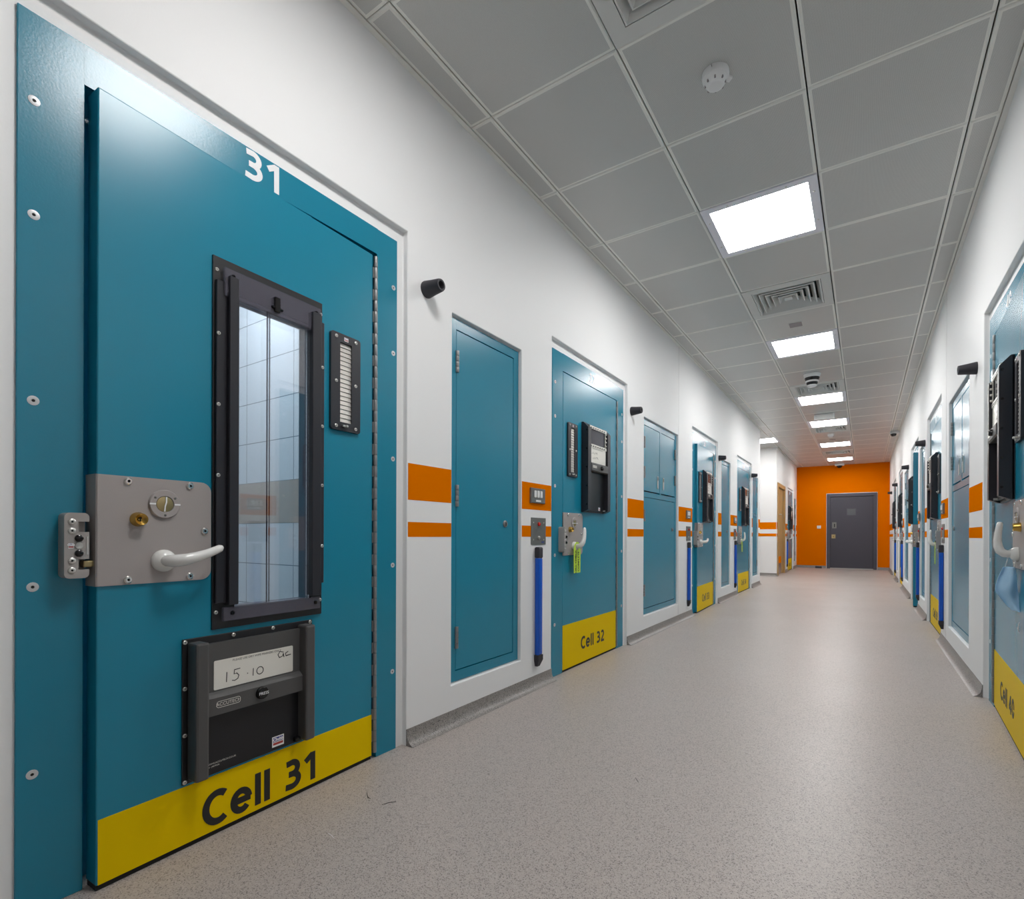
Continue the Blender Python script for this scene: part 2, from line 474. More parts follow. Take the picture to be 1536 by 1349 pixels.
def simple_wall(name, x0, x1, y0, y1, mat, label):
    b = MB(); b.box(x0, x1, y0, y1, 0, CEIL + 0.05)
    o = link(name, b.mesh(name, mat)); return tag(o, label, 'wall', kind='structure')
we = simple_wall('wall_end', XL2 - 0.3, XR + 0.3, Y_END, Y_END + 0.2, 'orange_wall', 'bright orange wall closing the far end of the corridor')
wb = simple_wall('wall_back', XL - 0.3, XR + 0.3, Y_BACK - 0.2, Y_BACK, 'white_wall', 'white wall closing the corridor behind the viewpoint')
wp = simple_wall('wall_passage', -4.2, XL2 - 0.006, YC1 - 0.0015, YC1 + 0.2, 'white_wall', 'white striped wall facing the viewer across the side passage')
wq = simple_wall('wall_passage_near', -4.2, XL - 0.225, YC0 - 0.2, YC0, 'white_wall', 'near side wall of the side passage, hidden from view')
wq2 = simple_wall('wall_passage_end', -4.4, -4.2, YC0 - 0.2, YC1 + 0.2, 'white_wall', 'white wall at the end of the side passage')

# stripes: thin paint films, parts of their wall
ST = ((0.996, 1.145), (0.845, 0.906))
def stripes(wall, side, spans, key):
    for a, b_ in spans:
        for z0, z1 in ST:
            m = MB(); m.box(-0.001, 0.0008, a, b_, z0, z1)
            link('painted_stripe', m.mesh('painted_stripe', 'orange', side), wall)
G = MARG + 0.006
e = lambda y: y + WB + G
stripes(wl, 1, [(Y31 + W31 + G, CAB_L['a'][0] - .004), (CAB_L['a'][1] + .006, LEFT_B[32] - G), (e(LEFT_B[32]), CAB_L['b'][0] - .004),
                (CAB_L['b'][1] + .022, LEFT_B[33] - G), (e(LEFT_B[33]), CAB_L['c'][0] - .004), (CAB_L['c'][1] + .006, LEFT_B[34] - G),
                (e(LEFT_B[34]), CAB_L['d'][0] - .004), (CAB_L['d'][1] + .006, YC0 - .006)], 'l')
R = RIGHT_B
stripes(wr, -1, [(1.30, CAB_R['z'][0] - .004), (CAB_R['z'][1] + .006, R[40] - G), (e(R[40]) + .02, CAB_R['a'][0] - .004), (CAB_R['a'][1] + .02, R[39] - G),
                 (e(R[39]), CAB_R['b'][0] - .004), (CAB_R['b'][1] + .006, R[38] - G), (e(R[38]), CAB_R['c'][0] - .004), (CAB_R['c'][1] + .006, R[37] - G),
                 (e(R[37]), CAB_R['d'][0] - .004), (CAB_R['d'][1] + .006, R[36] - G), (e(R[36]), Y_END - .01)], 'r')
stripes(wl2, 1, [(YC1 + .006, 12.19), (13.45, Y35 - G), (e(Y35), CAB_E[0] - .004), (CAB_E[1] + .006, Y_END - .01)], 'e')
for z0, z1 in ST:
    m = MB(); m.box(-4.19, XL2 - 0.006, YC1 - 0.0023, YC1 - 0.001, z0, z1)
    link('painted_stripe', m.mesh('painted_stripe', 'orange'), wp)
for wall, side, yy in ((wl, 1, 5.156), (wr, -1, 5.135)):
    m = MB(); m.box(-0.001, 0.0006, yy - 0.0025, yy + 0.0025, 0.07, CEIL - 0.001)
    link('movement_joint', m.mesh('movement_joint', 'joint_grey', side), wall)

# floor
b = MB(); b.box(-4.6, XR + 0.4, Y_BACK - 0.2, Y_END + 0.2, -0.1, 0.0)
fl = link('floor', b.mesh('floor', 'floor_vinyl')); tag(fl, 'grey-beige speckled vinyl floor of the corridor', 'floor', kind='structure')

for pts, mt in (([(-1.375, 1.154), (-1.347, 1.136), (-1.333, 1.135)], 'ink'), ([(-1.274, 1.129), (-1.266, 1.150), (-1.252, 1.168)], 'ink'),
                ([(-1.280, 0.937), (-1.263, 0.936), (-1.246, 0.931)], 'white_vinyl'), ([(-0.674, 1.748), (-0.665, 1.736), (-0.654, 1.720)], 'ink')):
    m = MB(); m.tube([(x, y, 0.0010) for x, y in pts], [0.0006, 0.0010, 0.0006], 6)
    link('stray_fibre', m.mesh('stray_fibre', mt), fl)

# coved skirting
def cove(b, X, sgn, a, c):
    prof = [(0.0, 0.0005), (0.0, 0.066), (0.003, 0.066), (0.004, 0.048), (0.007, 0.032), (0.013, 0.019), (0.022, 0.009), (0.033, 0.003), (0.040, 0.0005)]
    bm = b.bm
    R0 = [bm.verts.new((X + sgn * p, a, z)) for p, z in prof]; R1 = [bm.verts.new((X + sgn * p, c, z)) for p, z in prof]
    k = len(prof)
    for i in range(k): bm.faces.new((R0[i], R0[(i + 1) % k], R1[(i + 1) % k], R1[i]))
    bm.faces.new(R0[::-1]); bm.faces.new(R1)
def baseboard(name, X, sgn, spans, label):
    b = MB()
    for a, c in spans: cove(b, X, sgn, a, c)
    tag(link(name, b.mesh(name, 'cove_vinyl', 1, True)), label, 'skirting', kind='structure')
baseboard('baseboard_left', XL, 1, [(Y_BACK, Y31 - MARG), (Y31 + W31 + MARG, LEFT_B[32] - MARG), (LEFT_B[32] + WB + MARG, LEFT_B[33] - MARG),
          (LEFT_B[33] + WB + MARG, LEFT_B[34] - MARG), (LEFT_B[34] + WB + MARG, YC0)], 'coved grey vinyl skirting along the left wall')
sp = []; prev = Y_BACK
for n in (40, 39, 38, 37, 36): sp.append((prev, R[n] - MARG)); prev = R[n] + WB + MARG
sp.append((prev, Y_END))
baseboard('baseboard_right', XR, -1, sp, 'coved grey vinyl skirting along the right wall')
baseboard('baseboard_left_far', XL2, 1, [(YC1, 12.20), (13.44, Y35 - MARG), (Y35 + WB + MARG, Y_END)], 'coved grey skirting beside the oak door')
def cove_x(name, Y, spans, label):
    b = MB()
    for a, c in spans: cove(b, 0, 1, a, c)
    me = b.mesh(name, 'cove_vinyl', 1, True)
    me.transform(Matrix(((0, 1, 0, 0), (-1, 0, 0, Y), (0, 0, 1, 0), (0, 0, 0, 1))))
    tag(link(name, me), label, 'skirting', kind='structure')
cove_x('baseboard_end', Y_END, [(XL2, -0.86), (0.275, XR)], 'low grey skirting under the orange end wall')
cove_x('baseboard_passage', YC1, [(-4.2, XL2 - 0.001)], 'grey skirting under the wall facing across the side passage')

# ceiling: square metal tiles with plain borders, perforated centres and dark reveals
SKIP = set()
LIGHT_ROWS = (-1, 3, 7, 11, 14, 18, 22)
VENT_ROWS = (0, 5, 10, 15, 20)
for r in LIGHT_ROWS + VENT_ROWS: SKIP.add((2, r))
SKIP.add((0, 16))
def ceiling():
    b = MB(); bm = b.bm
    def tile(x0, x1, y0, y1):
        gx, gy, z = 0.0028, 0.0012, CEIL
        if x1 - x0 < 0.03 or y1 - y0 < 0.03: return
        x0 += gx; x1 -= gx; y0 += gy; y1 -= gy
        def ring(d, zz): return [bm.verts.new((x, y, zz)) for x, y in ((x0 + d, y0 + d), (x1 - d, y0 + d), (x1 - d, y1 - d), (x0 + d, y1 - d))]
        rs = [ring(0, z + 0.018), ring(0, z + 0.004), ring(0.005, z), ring(0.0145, z)]
        for a, c in zip(rs, rs[1:]):
            for i in range(4):
                f = bm.faces.new((a[i], c[i], c[(i + 1) % 4], a[(i + 1) % 4])); f.material_index = 0
        f = bm.faces.new(rs[3][::-1]); f.material_index = 1
    # col index: 0 is X -2.0085..-1.4085
    xs = [(-4.2 if k == -99 else None) for k in range(0)]
    cols = {k: (-2.0085 + 0.6 * k, -2.0085 + 0.6 * (k + 1)) for k in range(-4, 5)}
    for r in range(-8, 25):
        ya, yb = GY0 + 0.6 * r, GY0 + 0.6 * (r + 1)
        for k, (xa, xb) in cols.items():
            if (k, r) in SKIP: continue
            a, c = max(ya, Y_BACK), min(yb, Y_END)
            if c <= a: continue
            x0, x1 = max(xa, XL + 0.021), min(xb, XR - 0.021)
            if x1 > x0: tile(x0, x1, a, c)
            # beyond the left wall's line only the side passage has a ceiling
            a2, c2 = max(a, YC0), min(c, YC1)
            if c2 > a2 and xa < XL + 0.021: tile(max(xa, -4.2), min(xb, XL + 0.021), a2, c2)
    b.mi = 2
    b.box(-4.4, XR + 0.3, Y_BACK - 0.2, Y_END + 0.2, CEIL + 0.10, CEIL + 0.12)
    me = b.mesh('ceiling', ['tile_edge', 'perforated', 'ceiling_back'])
    o = tag(link('ceiling', me), 'suspended ceiling of square perforated metal tiles', 'ceiling', kind='structure')
    t = MB()
    t.box(XL - 0.001, XL + 0.021, Y_BACK, YC0, CEIL - 0.001, CEIL + 0.03); t.box(XR - 0.021, XR + 0.001, Y_BACK, Y_END, CEIL - 0.001, CEIL + 0.03)
    t.box(XL2 - 0.001, XL2 + 0.021, YC1, Y_END, CEIL - 0.001, CEIL + 0.03)
    t.box(XL2, XR, Y_END - 0.02, Y_END + 0.001, CEIL - 0.001, CEIL + 0.03); t.box(-4.2, XL2, YC1 - 0.02, YC1 + 0.001, CEIL - 0.001, CEIL + 0.03)
    link('perimeter_trim', t.mesh('perimeter_trim', 'tile_edge'), o)
ceiling()

# ------------------------------------------------------------------ ceiling fittings (local: n = x, s = y, z down from the ceiling)
def light(col, row, label):
    x, y = -2.0085 + 0.6 * col + 0.3, GY0 + 0.6 * row + 0.3
    o = empty('ceiling_light', (x, y, CEIL), label, 'ceiling light', 'square ceiling lights along the corridor')
    def frame(b):
        O, I = 0.2965, 0.252
        for a in ((-O, O, -O, -I), (-O, O, I, O), (-O, -I, -I, I), (I, O, -I, I)): b.box(a[0], a[1], a[2], a[3], -0.003, 0.02, 0.0)
        b.box(-O, O, -O, O, 0.016, 0.022)  # unseen lid, added to stop diffuser light leaking above the tiles
    part('frame', 'lf', frame, 'light_frame', o)
    part('diffuser', 'ld', lambda b: b.box(-0.2525, 0.2525, -0.2525, 0.2525, 0.003, 0.014), 'diffuser', o)
    for sx, sy in ((-.274, -.15), (-.274, .15), (.274, -.15), (.274, .15), (-.15, -.274), (.15, -.274), (-.15, .274), (.15, .274)):
        part('screw', 'lscrew', lambda b: b.lathe([(0.0001, -0.0035), (0.004, -0.003), (0.006, 0.0), (0.006, 0.003)], 0, 0, 10, axis='z'), 'screw_steel', o, loc=(sx, sy, -0.003))
LL = {-1: 'square ceiling light overhead, nearer than the cropped air vent',
      3: 'largest square ceiling light, just past the smoke detector', 7: 'second square ceiling light, just past the small grey sensor',
      11: 'third square ceiling light, just past the double dome camera', 14: 'fourth square ceiling light, just past the hanging white box',
      18: 'fifth square ceiling light, second from the orange end wall', 22: 'smallest square ceiling light, closest to the orange end wall'}
for r in LIGHT_ROWS: light(2, r, LL[r])
light(0, 16, 'ceiling light of the side passage, half hidden by the left wall corner')

def vent(row, label):
    x, y = -2.0085 + 1.2 + 0.3, GY0 + 0.6 * row + 0.3
    o = empty('air_vent', (x, y, CEIL), label, 'air vent', 'square ceiling air vents')
    def plate(b):
        O, I = 0.2965, 0.235
        for a in ((-O, O, -O, -I), (-O, O, I, O), (-O, -I, -I, I), (I, O, -I, I)): b.box(a[0], a[1], a[2], a[3], -0.003, 0.012)
    part('frame', 'vf', plate, 'vent_white', o)
    def louvre(b):
        bm = b.bm
        for i in range(5):
            ro = 0.232 - i * 0.041; ri = ro - 0.024
            def ring(h, z): return [bm.verts.new((p * h, q * h, z)) for p, q in ((-1, -1), (1, -1), (1, 1), (-1, 1))]
            A, B, C, D = ring(ro, -0.002), ring(ro - 0.008, -0.006), ring(ri - 0.010, 0.034), ring(ri - 0.004, 0.037)
            for P, Q in ((A, B), (B, C), (C, D), (D, A)):
                for k in range(4): bm.faces.new((P[k], P[(k + 1) % 4], Q[(k + 1) % 4], Q[k]))
        b.box(-0.028, 0.028, -0.028, 0.028, -0.004, 0.004)
    part('louvre', 'vl', louvre, 'vent_white', o)
    part('duct', 'vd', lambda b: b.box(-0.28, 0.28, -0.28, 0.28, 0.06, 0.07), 'vent_dark', o)
for r, t in zip(VENT_ROWS, ('square air vent cut off by the top edge of the picture', 'large square air vent between the first and second ceiling lights',
                 'square air vent behind the double dome camera', 'flat-looking air vent beyond the fourth ceiling light', 'smallest air vent, between the last two ceiling lights')): vent(r, t)

def detector(x, y, label, sc=1.0, tab=True):
    o = empty('smoke_detector', (x, y, CEIL), label, 'smoke detector', 'round detectors on the ceiling')
    part('base', None, lambda b: b.lathe([(0.052 * sc, 0.0), (0.053 * sc, -0.012), (0.050 * sc, -0.024), (0.047 * sc, -0.026)], 0, 0, 32, axis='z'), 'white_plastic', o, smooth=True)
    part('head', None, lambda b: b.lathe([(0.047 * sc, -0.024), (0.044 * sc, -0.034), (0.034 * sc, -0.050), (0.027 * sc, -0.054), (0.024 * sc, -0.0535)], 0, 0, 32, axis='z'), 'white_plastic', o, smooth=True)
    if tab: part('tab', None, lambda b: b.box(-0.012, 0.012, -0.011, 0.013, -0.012, 0.0, 0.002), 'white_plastic', o, loc=(0.040, 0.046, 0), rz=-0.7)
    for k in range(8):
        a = 2 * PI * k / 8 + 0.2
        part('slot', 'slot%s' % sc, lambda b: b.box(0.0345 * sc, 0.0412 * sc, -0.0030 * sc, 0.0030 * sc, -0.0475 * sc, -0.034 * sc), 'sensor_grey', o, rz=a)
    if tab:
        part('marking', None, lambda b: b.stroke([(-0.012, -0.012), (0.010, -0.012)], 0.004, 0.0, 0.0005), 'ink', o, loc=(-0.001, -0.0535, 0))
detector(-0.512, 2.185, 'round white smoke detector on the ceiling before the first light')
detector(-0.531, 11.10, 'small distant detector on the ceiling before the fifth light', 1.0, False)

def flat_sensor(x, y, label, w=0.050):
    o = empty('ceiling_sensor', (x, y, CEIL), label, 'sensor', 'square sensors on the ceiling')
    part('housing', None, lambda b: b.box(-w, w, -w, w, -0.006, 0.0, 0.002, 1), 'sensor_grey', o)
    part('rim', None, lambda b: b.box(-w - 0.004, w + 0.004, -w - 0.004, w + 0.004, -0.003, 0.0005), 'vent_white', o)
flat_sensor(-0.517, 5.171, 'small grey square sensor on the ceiling before the second light')
flat_sensor(-0.527, 11.70, 'small brownish sensor on the ceiling just behind the distant detector')

o = empty('dome_camera', (-0.515, 6.86, CEIL), 'white ceiling camera with two dark domes, before the third light', 'security camera', 'dome cameras on the ceiling')
part('base', None, lambda b: b.lathe([(0.088, 0.0), (0.090, -0.010), (0.086, -0.016)], 0, 0, 32, axis='z'), 'white_plastic', o, smooth=True)
part('collar', None, lambda b: b.lathe([(0.083, -0.014), (0.082, -0.034), (0.078, -0.042)], 0, 0, 32, axis='z'), 'white_plastic', o, smooth=True)
part('upper_window', None, lambda b: b.lathe([(0.078, -0.040), (0.074, -0.060), (0.066, -0.078)], 0, 0, 32, axis='z'), 'black_gloss', o, smooth=True)
part('ring', None, lambda b: b.lathe([(0.066, -0.076), (0.070, -0.082), (0.066, -0.094), (0.060, -0.096)], 0, 0, 32, axis='z'), 'white_plastic', o, smooth=True)
part('dome', None, lambda b: b.lathe([(0.060, -0.094), (0.057, -0.112), (0.050, -0.128)], 0, 0, 28, axis='z'), 'black_gloss', o, smooth=True)
part('rim', None, lambda b: b.lathe([(0.051, -0.126), (0.054, -0.132), (0.044, -0.142), (0.020, -0.147), (0.002, -0.148)], 0, 0, 28, axis='z'), 'white_plastic', o, smooth=True)

o = empty('emergency_box', (-0.525, 9.20, CEIL), 'white rectangular box hanging under the ceiling before the fourth light', 'ceiling box')
part('housing', None, lambda b: b.box(-0.135, 0.135, -0.035, 0.035, -0.085, 0.0, 0.006, 2), 'white_plastic', o)
part('lens', None, lambda b: b.box(-0.12, 0.12, -0.037, -0.034, -0.075, -0.012), 'white_gloss', o)

o = empty('dome_camera', (-0.55, 15.70, CEIL), 'small dark dome camera above the orange end wall', 'security camera', 'dome cameras on the ceiling')
part('base', None, lambda b: b.box(-0.105, 0.105, -0.07, 0.07, -0.055, 0.0, 0.012, 2), 'white_plastic', o)
part('dome', None, lambda b: b.lathe([(0.062, -0.05), (0.060, -0.075), (0.048, -0.098), (0.026, -0.110), (0.004, -0.113)], 0, 0, 24, axis='z'), 'black_gloss', o, smooth=True)
o = empty('dome_camera', (0.425, 11.36, CEIL), 'small dark dome camera high beside the right wall', 'security camera', 'dome cameras on the ceiling')
part('base', None, lambda b: (b.box(-0.05, 0.088, -0.05, 0.05, -0.045, 0.0, 0.01, 2)), 'white_plastic', o)
part('dome', None, lambda b: b.lathe([(0.046, -0.04), (0.045, -0.062), (0.036, -0.080), (0.018, -0.089), (0.003, -0.091)], 0, 0, 24, axis='z'), 'black_gloss', o, smooth=True)

# ------------------------------------------------------------------ cell door fittings
def screw(parent, n, s, z, side, r=0.0085, loc0=(0, 0, 0), rz=0.0, big=False, mat='screw_steel', name='screw', raised=0.003):
    """a screw head standing on the face at height n; its mesh is shared"""
    def fn(b):
        b.lathe([(r, 0.0), (r, raised * 0.5), (r * 0.72, raised), (r * 0.34, raised), (r * 0.30, raised * 0.4)], 0, 0, 16)
        b.mi = 1; b.lathe([(r * 0.30, raised * 0.45), (0.0002, raised * 0.45)], 0, 0, 8)
    o = part(name, 'screw%.4f%s%.4f' % (r, mat, raised), fn, [mat, 'gap_black'], parent, side, True)
    o.location = (side * n, s, z)
    return o

def sticker(parent, n, s, z, w, h, side, dirn, name='sticker'):
    def fn(b):
        b.box(0, 0.0006, -w / 2, w / 2, -h / 2, h / 2)
        b.mi = 1; b.box(0, 0.0010, -w * .42, w * .42, -h * .02, h * .40)
        b.mi = 2; b.box(0, 0.0010, -w * .42, w * .42, -h * .32, -h * .10)
        b.mi = 0; b.text('Chubb', h * 0.40, 0, h * 0.18, 0.0014, dirn, bold=0.0006)
    o = part(name, 'stick%.4f' % w, fn, ['white_vinyl', 'sticker_blue', 'sticker_red'], parent, side)
    o.location = (side * n, s, z)
    return o

def lever_mesh(b, ang):
    """lever handle on a round rose; ang lifts the grip, 0 points along +s (towards the hinge)"""
    c, d = math.cos(ang), math.sin(ang)
    P = [(0.008, 0), (0.026, 0), (0.040, 0.002), (0.052, 0.012), (0.058, 0.030), (0.060, 0.055), (0.058, 0.082), (0.055, 0.105), (0.053, 0.120), (0.0525, 0.127)]
    rad = [0.0165, 0.0165, 0.0175, 0.0180, 0.0170, 0.0150, 0.0136, 0.0126, 0.0116, 0.0065]
    # the grip sags a little before it rises: a gentle S
    sag = [0, 0, 0, -0.001, -0.002, -0.001, 0.001, 0.004, 0.007, 0.009]
    b.tube([(n, t * c - w * d, t * d + w * c) for (n, t), w in zip(P, sag)], rad, 14, 0.88)

def vent_grille(root, side, loc, rz, s0, s1, z0, z1, dirn, key):
    """louvred air inlet screwed to the leaf; coordinates on the leaf"""
    zc = (z0 + z1) / 2; sc = (s0 + s1) / 2; w = s1 - s0; h = z1 - z0
    def plate(b):
        iw, ih = 0.026, h / 2 - 0.030
        for a in ((-w / 2, -iw, -h / 2, h / 2), (iw, w / 2, -h / 2, h / 2)): b.rrect(0, 0.011, a[0], a[1], a[2], a[3], 0.010, 4, (1, 0, 0, 1) if a[0] < 0 and a[1] < 0 else (0, 1, 1, 0))
        b.box(0, 0.011, -iw, iw, -h / 2, -ih); b.box(0, 0.011, -iw, iw, ih, h / 2)
    v = part('vent_grille', 'vgp' + key, plate, 'black_case', root, side, loc=(loc[0], loc[1], loc[2]), rz=rz)
    # move the grille to its place on the leaf
    v.location = Vector(loc) + Matrix.Rotation(rz, 3, 'Z') @ Vector((0, sc, zc))
    def slats(b):
        ih = h / 2 - 0.030; k = 18
        for i in range(k):
            z = -ih + (i + 0.5) * 2 * ih / k; t = ih / k
            bm = b.bm
            pts = [(0.001, z - t), (0.006, z - t * 0.96), (0.0035, z + t * 0.86), (0.001, z + t * 0.86)]
            A = [bm.verts.new((n, -0.026, q)) for n, q in pts]; B = [bm.verts.new((n, 0.026, q)) for n, q in pts]
            for j in range(4): bm.faces.new((A[j], A[(j + 1) % 4], B[(j + 1) % 4], B[j]))
            bm.faces.new(A[::-1]); bm.faces.new(B)
    part('slats', 'vgs' + key, slats, 'vent_slat', v, side)
    for ss in (-1, 1):
        for zz in (-1, 0, 1): screw(v, 0.011, ss * (w / 2 - 0.022), zz * (h / 2 - 0.014), side, 0.0062)
    sticker(v, 0.011, 0.0, h / 2 - 0.016, 0.018, 0.013, side, dirn)
    k = part('slider', 'vgk', lambda b: (b.lathe([(0.005, 0), (0.005, 0.012), (0.003, 0.014)], 0, 0, 10), b.box(0.004, 0.010, -0.016, 0.0, -0.003, 0.003)), 'screw_steel', v, side)
    k.location = (side * 0.011, -0.004 * dirn, -h / 2 + 0.016)
    return v

def keep_box(root, side, s0, s1, z0, z1, dirn):
    """grey strike box on the jamb"""
    h = z1 - z0; zc = (z0 + z1) / 2; w = s1 - s0
    def body(b):
        T = 0.040; y = w
        def pz(a, c, d0, d1, n1=T, corners=(0, 0, 0, 0)): b.rrect(0, n1, a, c, d0, d1, 0.010, 4, corners)
        pz(0, y * .56, -h / 2, h / 2, T, (1, 0, 0, 1))
        pz(y * .56, y, h / 2 - 0.020, h / 2, T, (0, 0, 1, 0)); pz(y * .56, y, -h / 2, -h / 2 + 0.020, T, (0, 1, 0, 0))
        pz(y * .56, y, -0.0315, 0.0315, T)
        pz(y * .56, y, -h / 2 + 0.02, h / 2 - 0.02, 0.012)
    k = part('keep_box', 'keepbody%.3f' % w, body, 'keep_grey', root, side, loc=(0, s0, zc))
    for z in (0.055, 0.034, -0.035, -0.057): screw(k, 0.040, w * .30, z, side, 0.0072)
    for z in (0.0170, -0.0180):
        c = part('button_cap', 'kcap', lambda b: b.lathe([(0.0085, 0), (0.008, 0.003), (0.005, 0.0052), (0.0005, 0.006)], 0, 0, 16), 'black_gloss', k, side, True)
        c.location = (side * 0.040, w * .58, z)
    c = part('release_cylinder', 'kcyl', lambda b: b.lathe([(0.0078, 0), (0.0075, 0.002), (0.004, 0.0015), (0.0003, 0.001)], 0, 0, 16), 'steel', k, side, True)
    c.location = (side * 0.040, w * .58, 0.0)
    sticker(k, 0.040, w * .26, -0.0005, 0.010, 0.012, side, dirn)
    part('strike_strip', 'kst', lambda b: b.box(0.040, 0.0412, w * .86, w * .93, -0.021, 0.021), 'steel', k, side)
    return k

def lock_set(root, side, loc, rz, lead, ang, dirn, bolt=True):
    """lock plate and everything on it; lead = distance from the hinge to the leading edge. s = -distance."""
    M3 = Matrix.Rotation(rz, 3, 'Z')
    at = lambda n, d, z: Vector(loc) + M3 @ Vector((side * n, -(lead - d), z))
    zc = 0.862
    def plate(b):
        # s = 0 at the leading edge, increasing towards the hinge
        b.rrect(0, 0.005, -0.004, 0.262, -0.134, 0.134, 0.027, 6, (0, 1, 1, 0))
        b.box(-0.050, 0.005, -0.004, 0.0, -0.134, 0.134)
    p = part('lock_plate', 'lockplate', plate, 'lock_grey', root, side, rz=rz); p.location = at(0, 0, zc)
    for d, z in ((0.062, 0.122), (0.206, 0.122), (0.244, 0.0), (0.206, -0.122), (0.062, -0.122)): screw(p, 0.005, d, z, side, 0.0095, raised=0.005, mat='bright_steel')
    c = part('lock_cylinder', 'brass', lambda b: (b.lathe([(0.0180, 0), (0.0180, 0.005), (0.0155, 0.011), (0.0150, 0.020), (0.0142, 0.022), (0.004, 0.013)], 0, 0, 24)), 'brass', root, side, True, rz=rz)
    c.location = at(0.005, 0.083, 0.890)
    def kh(b): b.box(0.0128, 0.0145, -0.0012, 0.0012, -0.009, 0.002); b.lathe([(0.0028, 0.013), (0.0028, 0.0148)], 0, 0.003, 10)
    part('keyway', 'keyway', kh, 'gap_black', c, side)
    d = part('bolt_indicator', 'disk', lambda b: b.lathe([(0.0375, 0), (0.0375, 0.003), (0.0350, 0.006), (0.0215, 0.006), (0.0205, 0.004), (0.0204, 0.001)], 0, 0, 32), 'lock_grey', root, side, True, rz=rz)
    d.location = at(0.005, 0.143, 0.931)
    part('spindle', 'spindle', lambda b: b.lathe([(0.0200, 0.0), (0.0198, 0.0045), (0.012, 0.006), (0.0005, 0.0065)], 0, 0, 24), 'dull_brass', d, side, True)
    def marks(b):
        b.box(0.005, 0.0067, -0.036, -0.022, -0.002, 0.002); b.box(0.005, 0.0067, 0.022, 0.036, -0.002, 0.002)
        if ang < 0.5: b.stroke([(-0.002, -0.019), (-0.001, -0.006), (0.002, 0.005), (0.002, 0.019)], 0.0032, 0.0046, 0.0074)
        else: b.box(0.0046, 0.0074, -0.019, 0.019, -0.0016, 0.0016)
    part('white_mark', 'imark%d' % (ang < 0.5), marks, 'white_vinyl', d, side)
    for a in (35, 145, 270): screw(d, 0.006, 0.0285 * math.cos(math.radians(a)), 0.0285 * math.sin(math.radians(a)), side, 0.0032, mat='brushed', raised=0.0012)
    h = part('lever_handle', 'lever%.2f' % ang, lambda b: lever_mesh(b, ang), 'white_gloss', root, side, True, rz=rz)
    h.location = at(0.005, 0.141, 0.784)
    part('rose', 'rose', lambda b: b.lathe([(0.0290, 0), (0.0290, 0.006), (0.0268, 0.012), (0.0205, 0.019), (0.014, 0.024)], 0, 0, 28), 'white_gloss', h, side, True)
    if bolt:
        q = part('latch_bolt', 'bolt', lambda b: b.box(-0.026, -0.004, -0.024, 0.004, -0.0078, 0.0078, 0.003, 2), 'dull_brass', root, side, rz=rz)
        q.location = at(0, 0, 0.7825)
    return h

def piano_hinge(root, side, s, z0, z1):
    def fn(b):
        k = int((z1 - z0) / 0.042); st = (z1 - z0) / k
        for i in range(k):
            a = z0 + i * st
            b.lathe([(0.0072, a + 0.0006), (0.0076, a + 0.0016), (0.0076, a + st - 0.0016), (0.0072, a + st - 0.0006)], 0.0, 0, 12, n=0.0015, axis='z')
            if i % 2: b.box(-0.003, 0.0004, -0.012, 0.0, a + 0.001, a + st - 0.001)
    return part('hinge', 'ph%.3f%.3f' % (z0, z1), fn, 'hinge_steel', root, side, True, loc=(0, s, 0))

def frame_mesh(b, W, H, s0, s1, zt):
    """flat plate frame with a return into the wall"""
    b.box(-0.008, 0, 0, s0, 0.0, H, 0.0015); b.box(-0.008, 0, s1, W, 0.0, H, 0.0015); b.box(-0.008, 0, s0 - 0.002, s1 + 0.002, zt, H, 0.0)
    b.box(-0.13, -0.004, s0 - 0.006, s0, 0.0, zt + 0.006); b.box(-0.13, -0.004, s1, s1 + 0.006, 0.0, zt + 0.006); b.box(-0.13, -0.004, s0, s1, zt, zt + 0.006)
    b.box(-0.13, -0.064, s0 - 0.001, s0 + 0.050, 0.0, zt + 0.001); b.box(-0.13, -0.064, s1 - 0.022, s1 + 0.001, 0.0, zt + 0.001); b.box(-0.13, -0.064, s0 + 0.050, s1 - 0.022, zt - 0.022, zt + 0.001)

def leaf_mesh(b, w, z0, z1, T, hole=None):
    if not hole:
        b.box(-T, 0, -w, 0, z0, z1, 0.003, 2); return
    a, c, za, zb = hole
    b.box(-T, 0, -w, a, z0, z1, 0.003, 2); b.box(-T, 0, c, 0, z0, z1, 0.003, 2)
    b.box(-T, 0, a - 0.004, c + 0.004, z0, za, 0.0); b.box(-T, 0, a - 0.004, c + 0.004, zb, z1, 0.0)

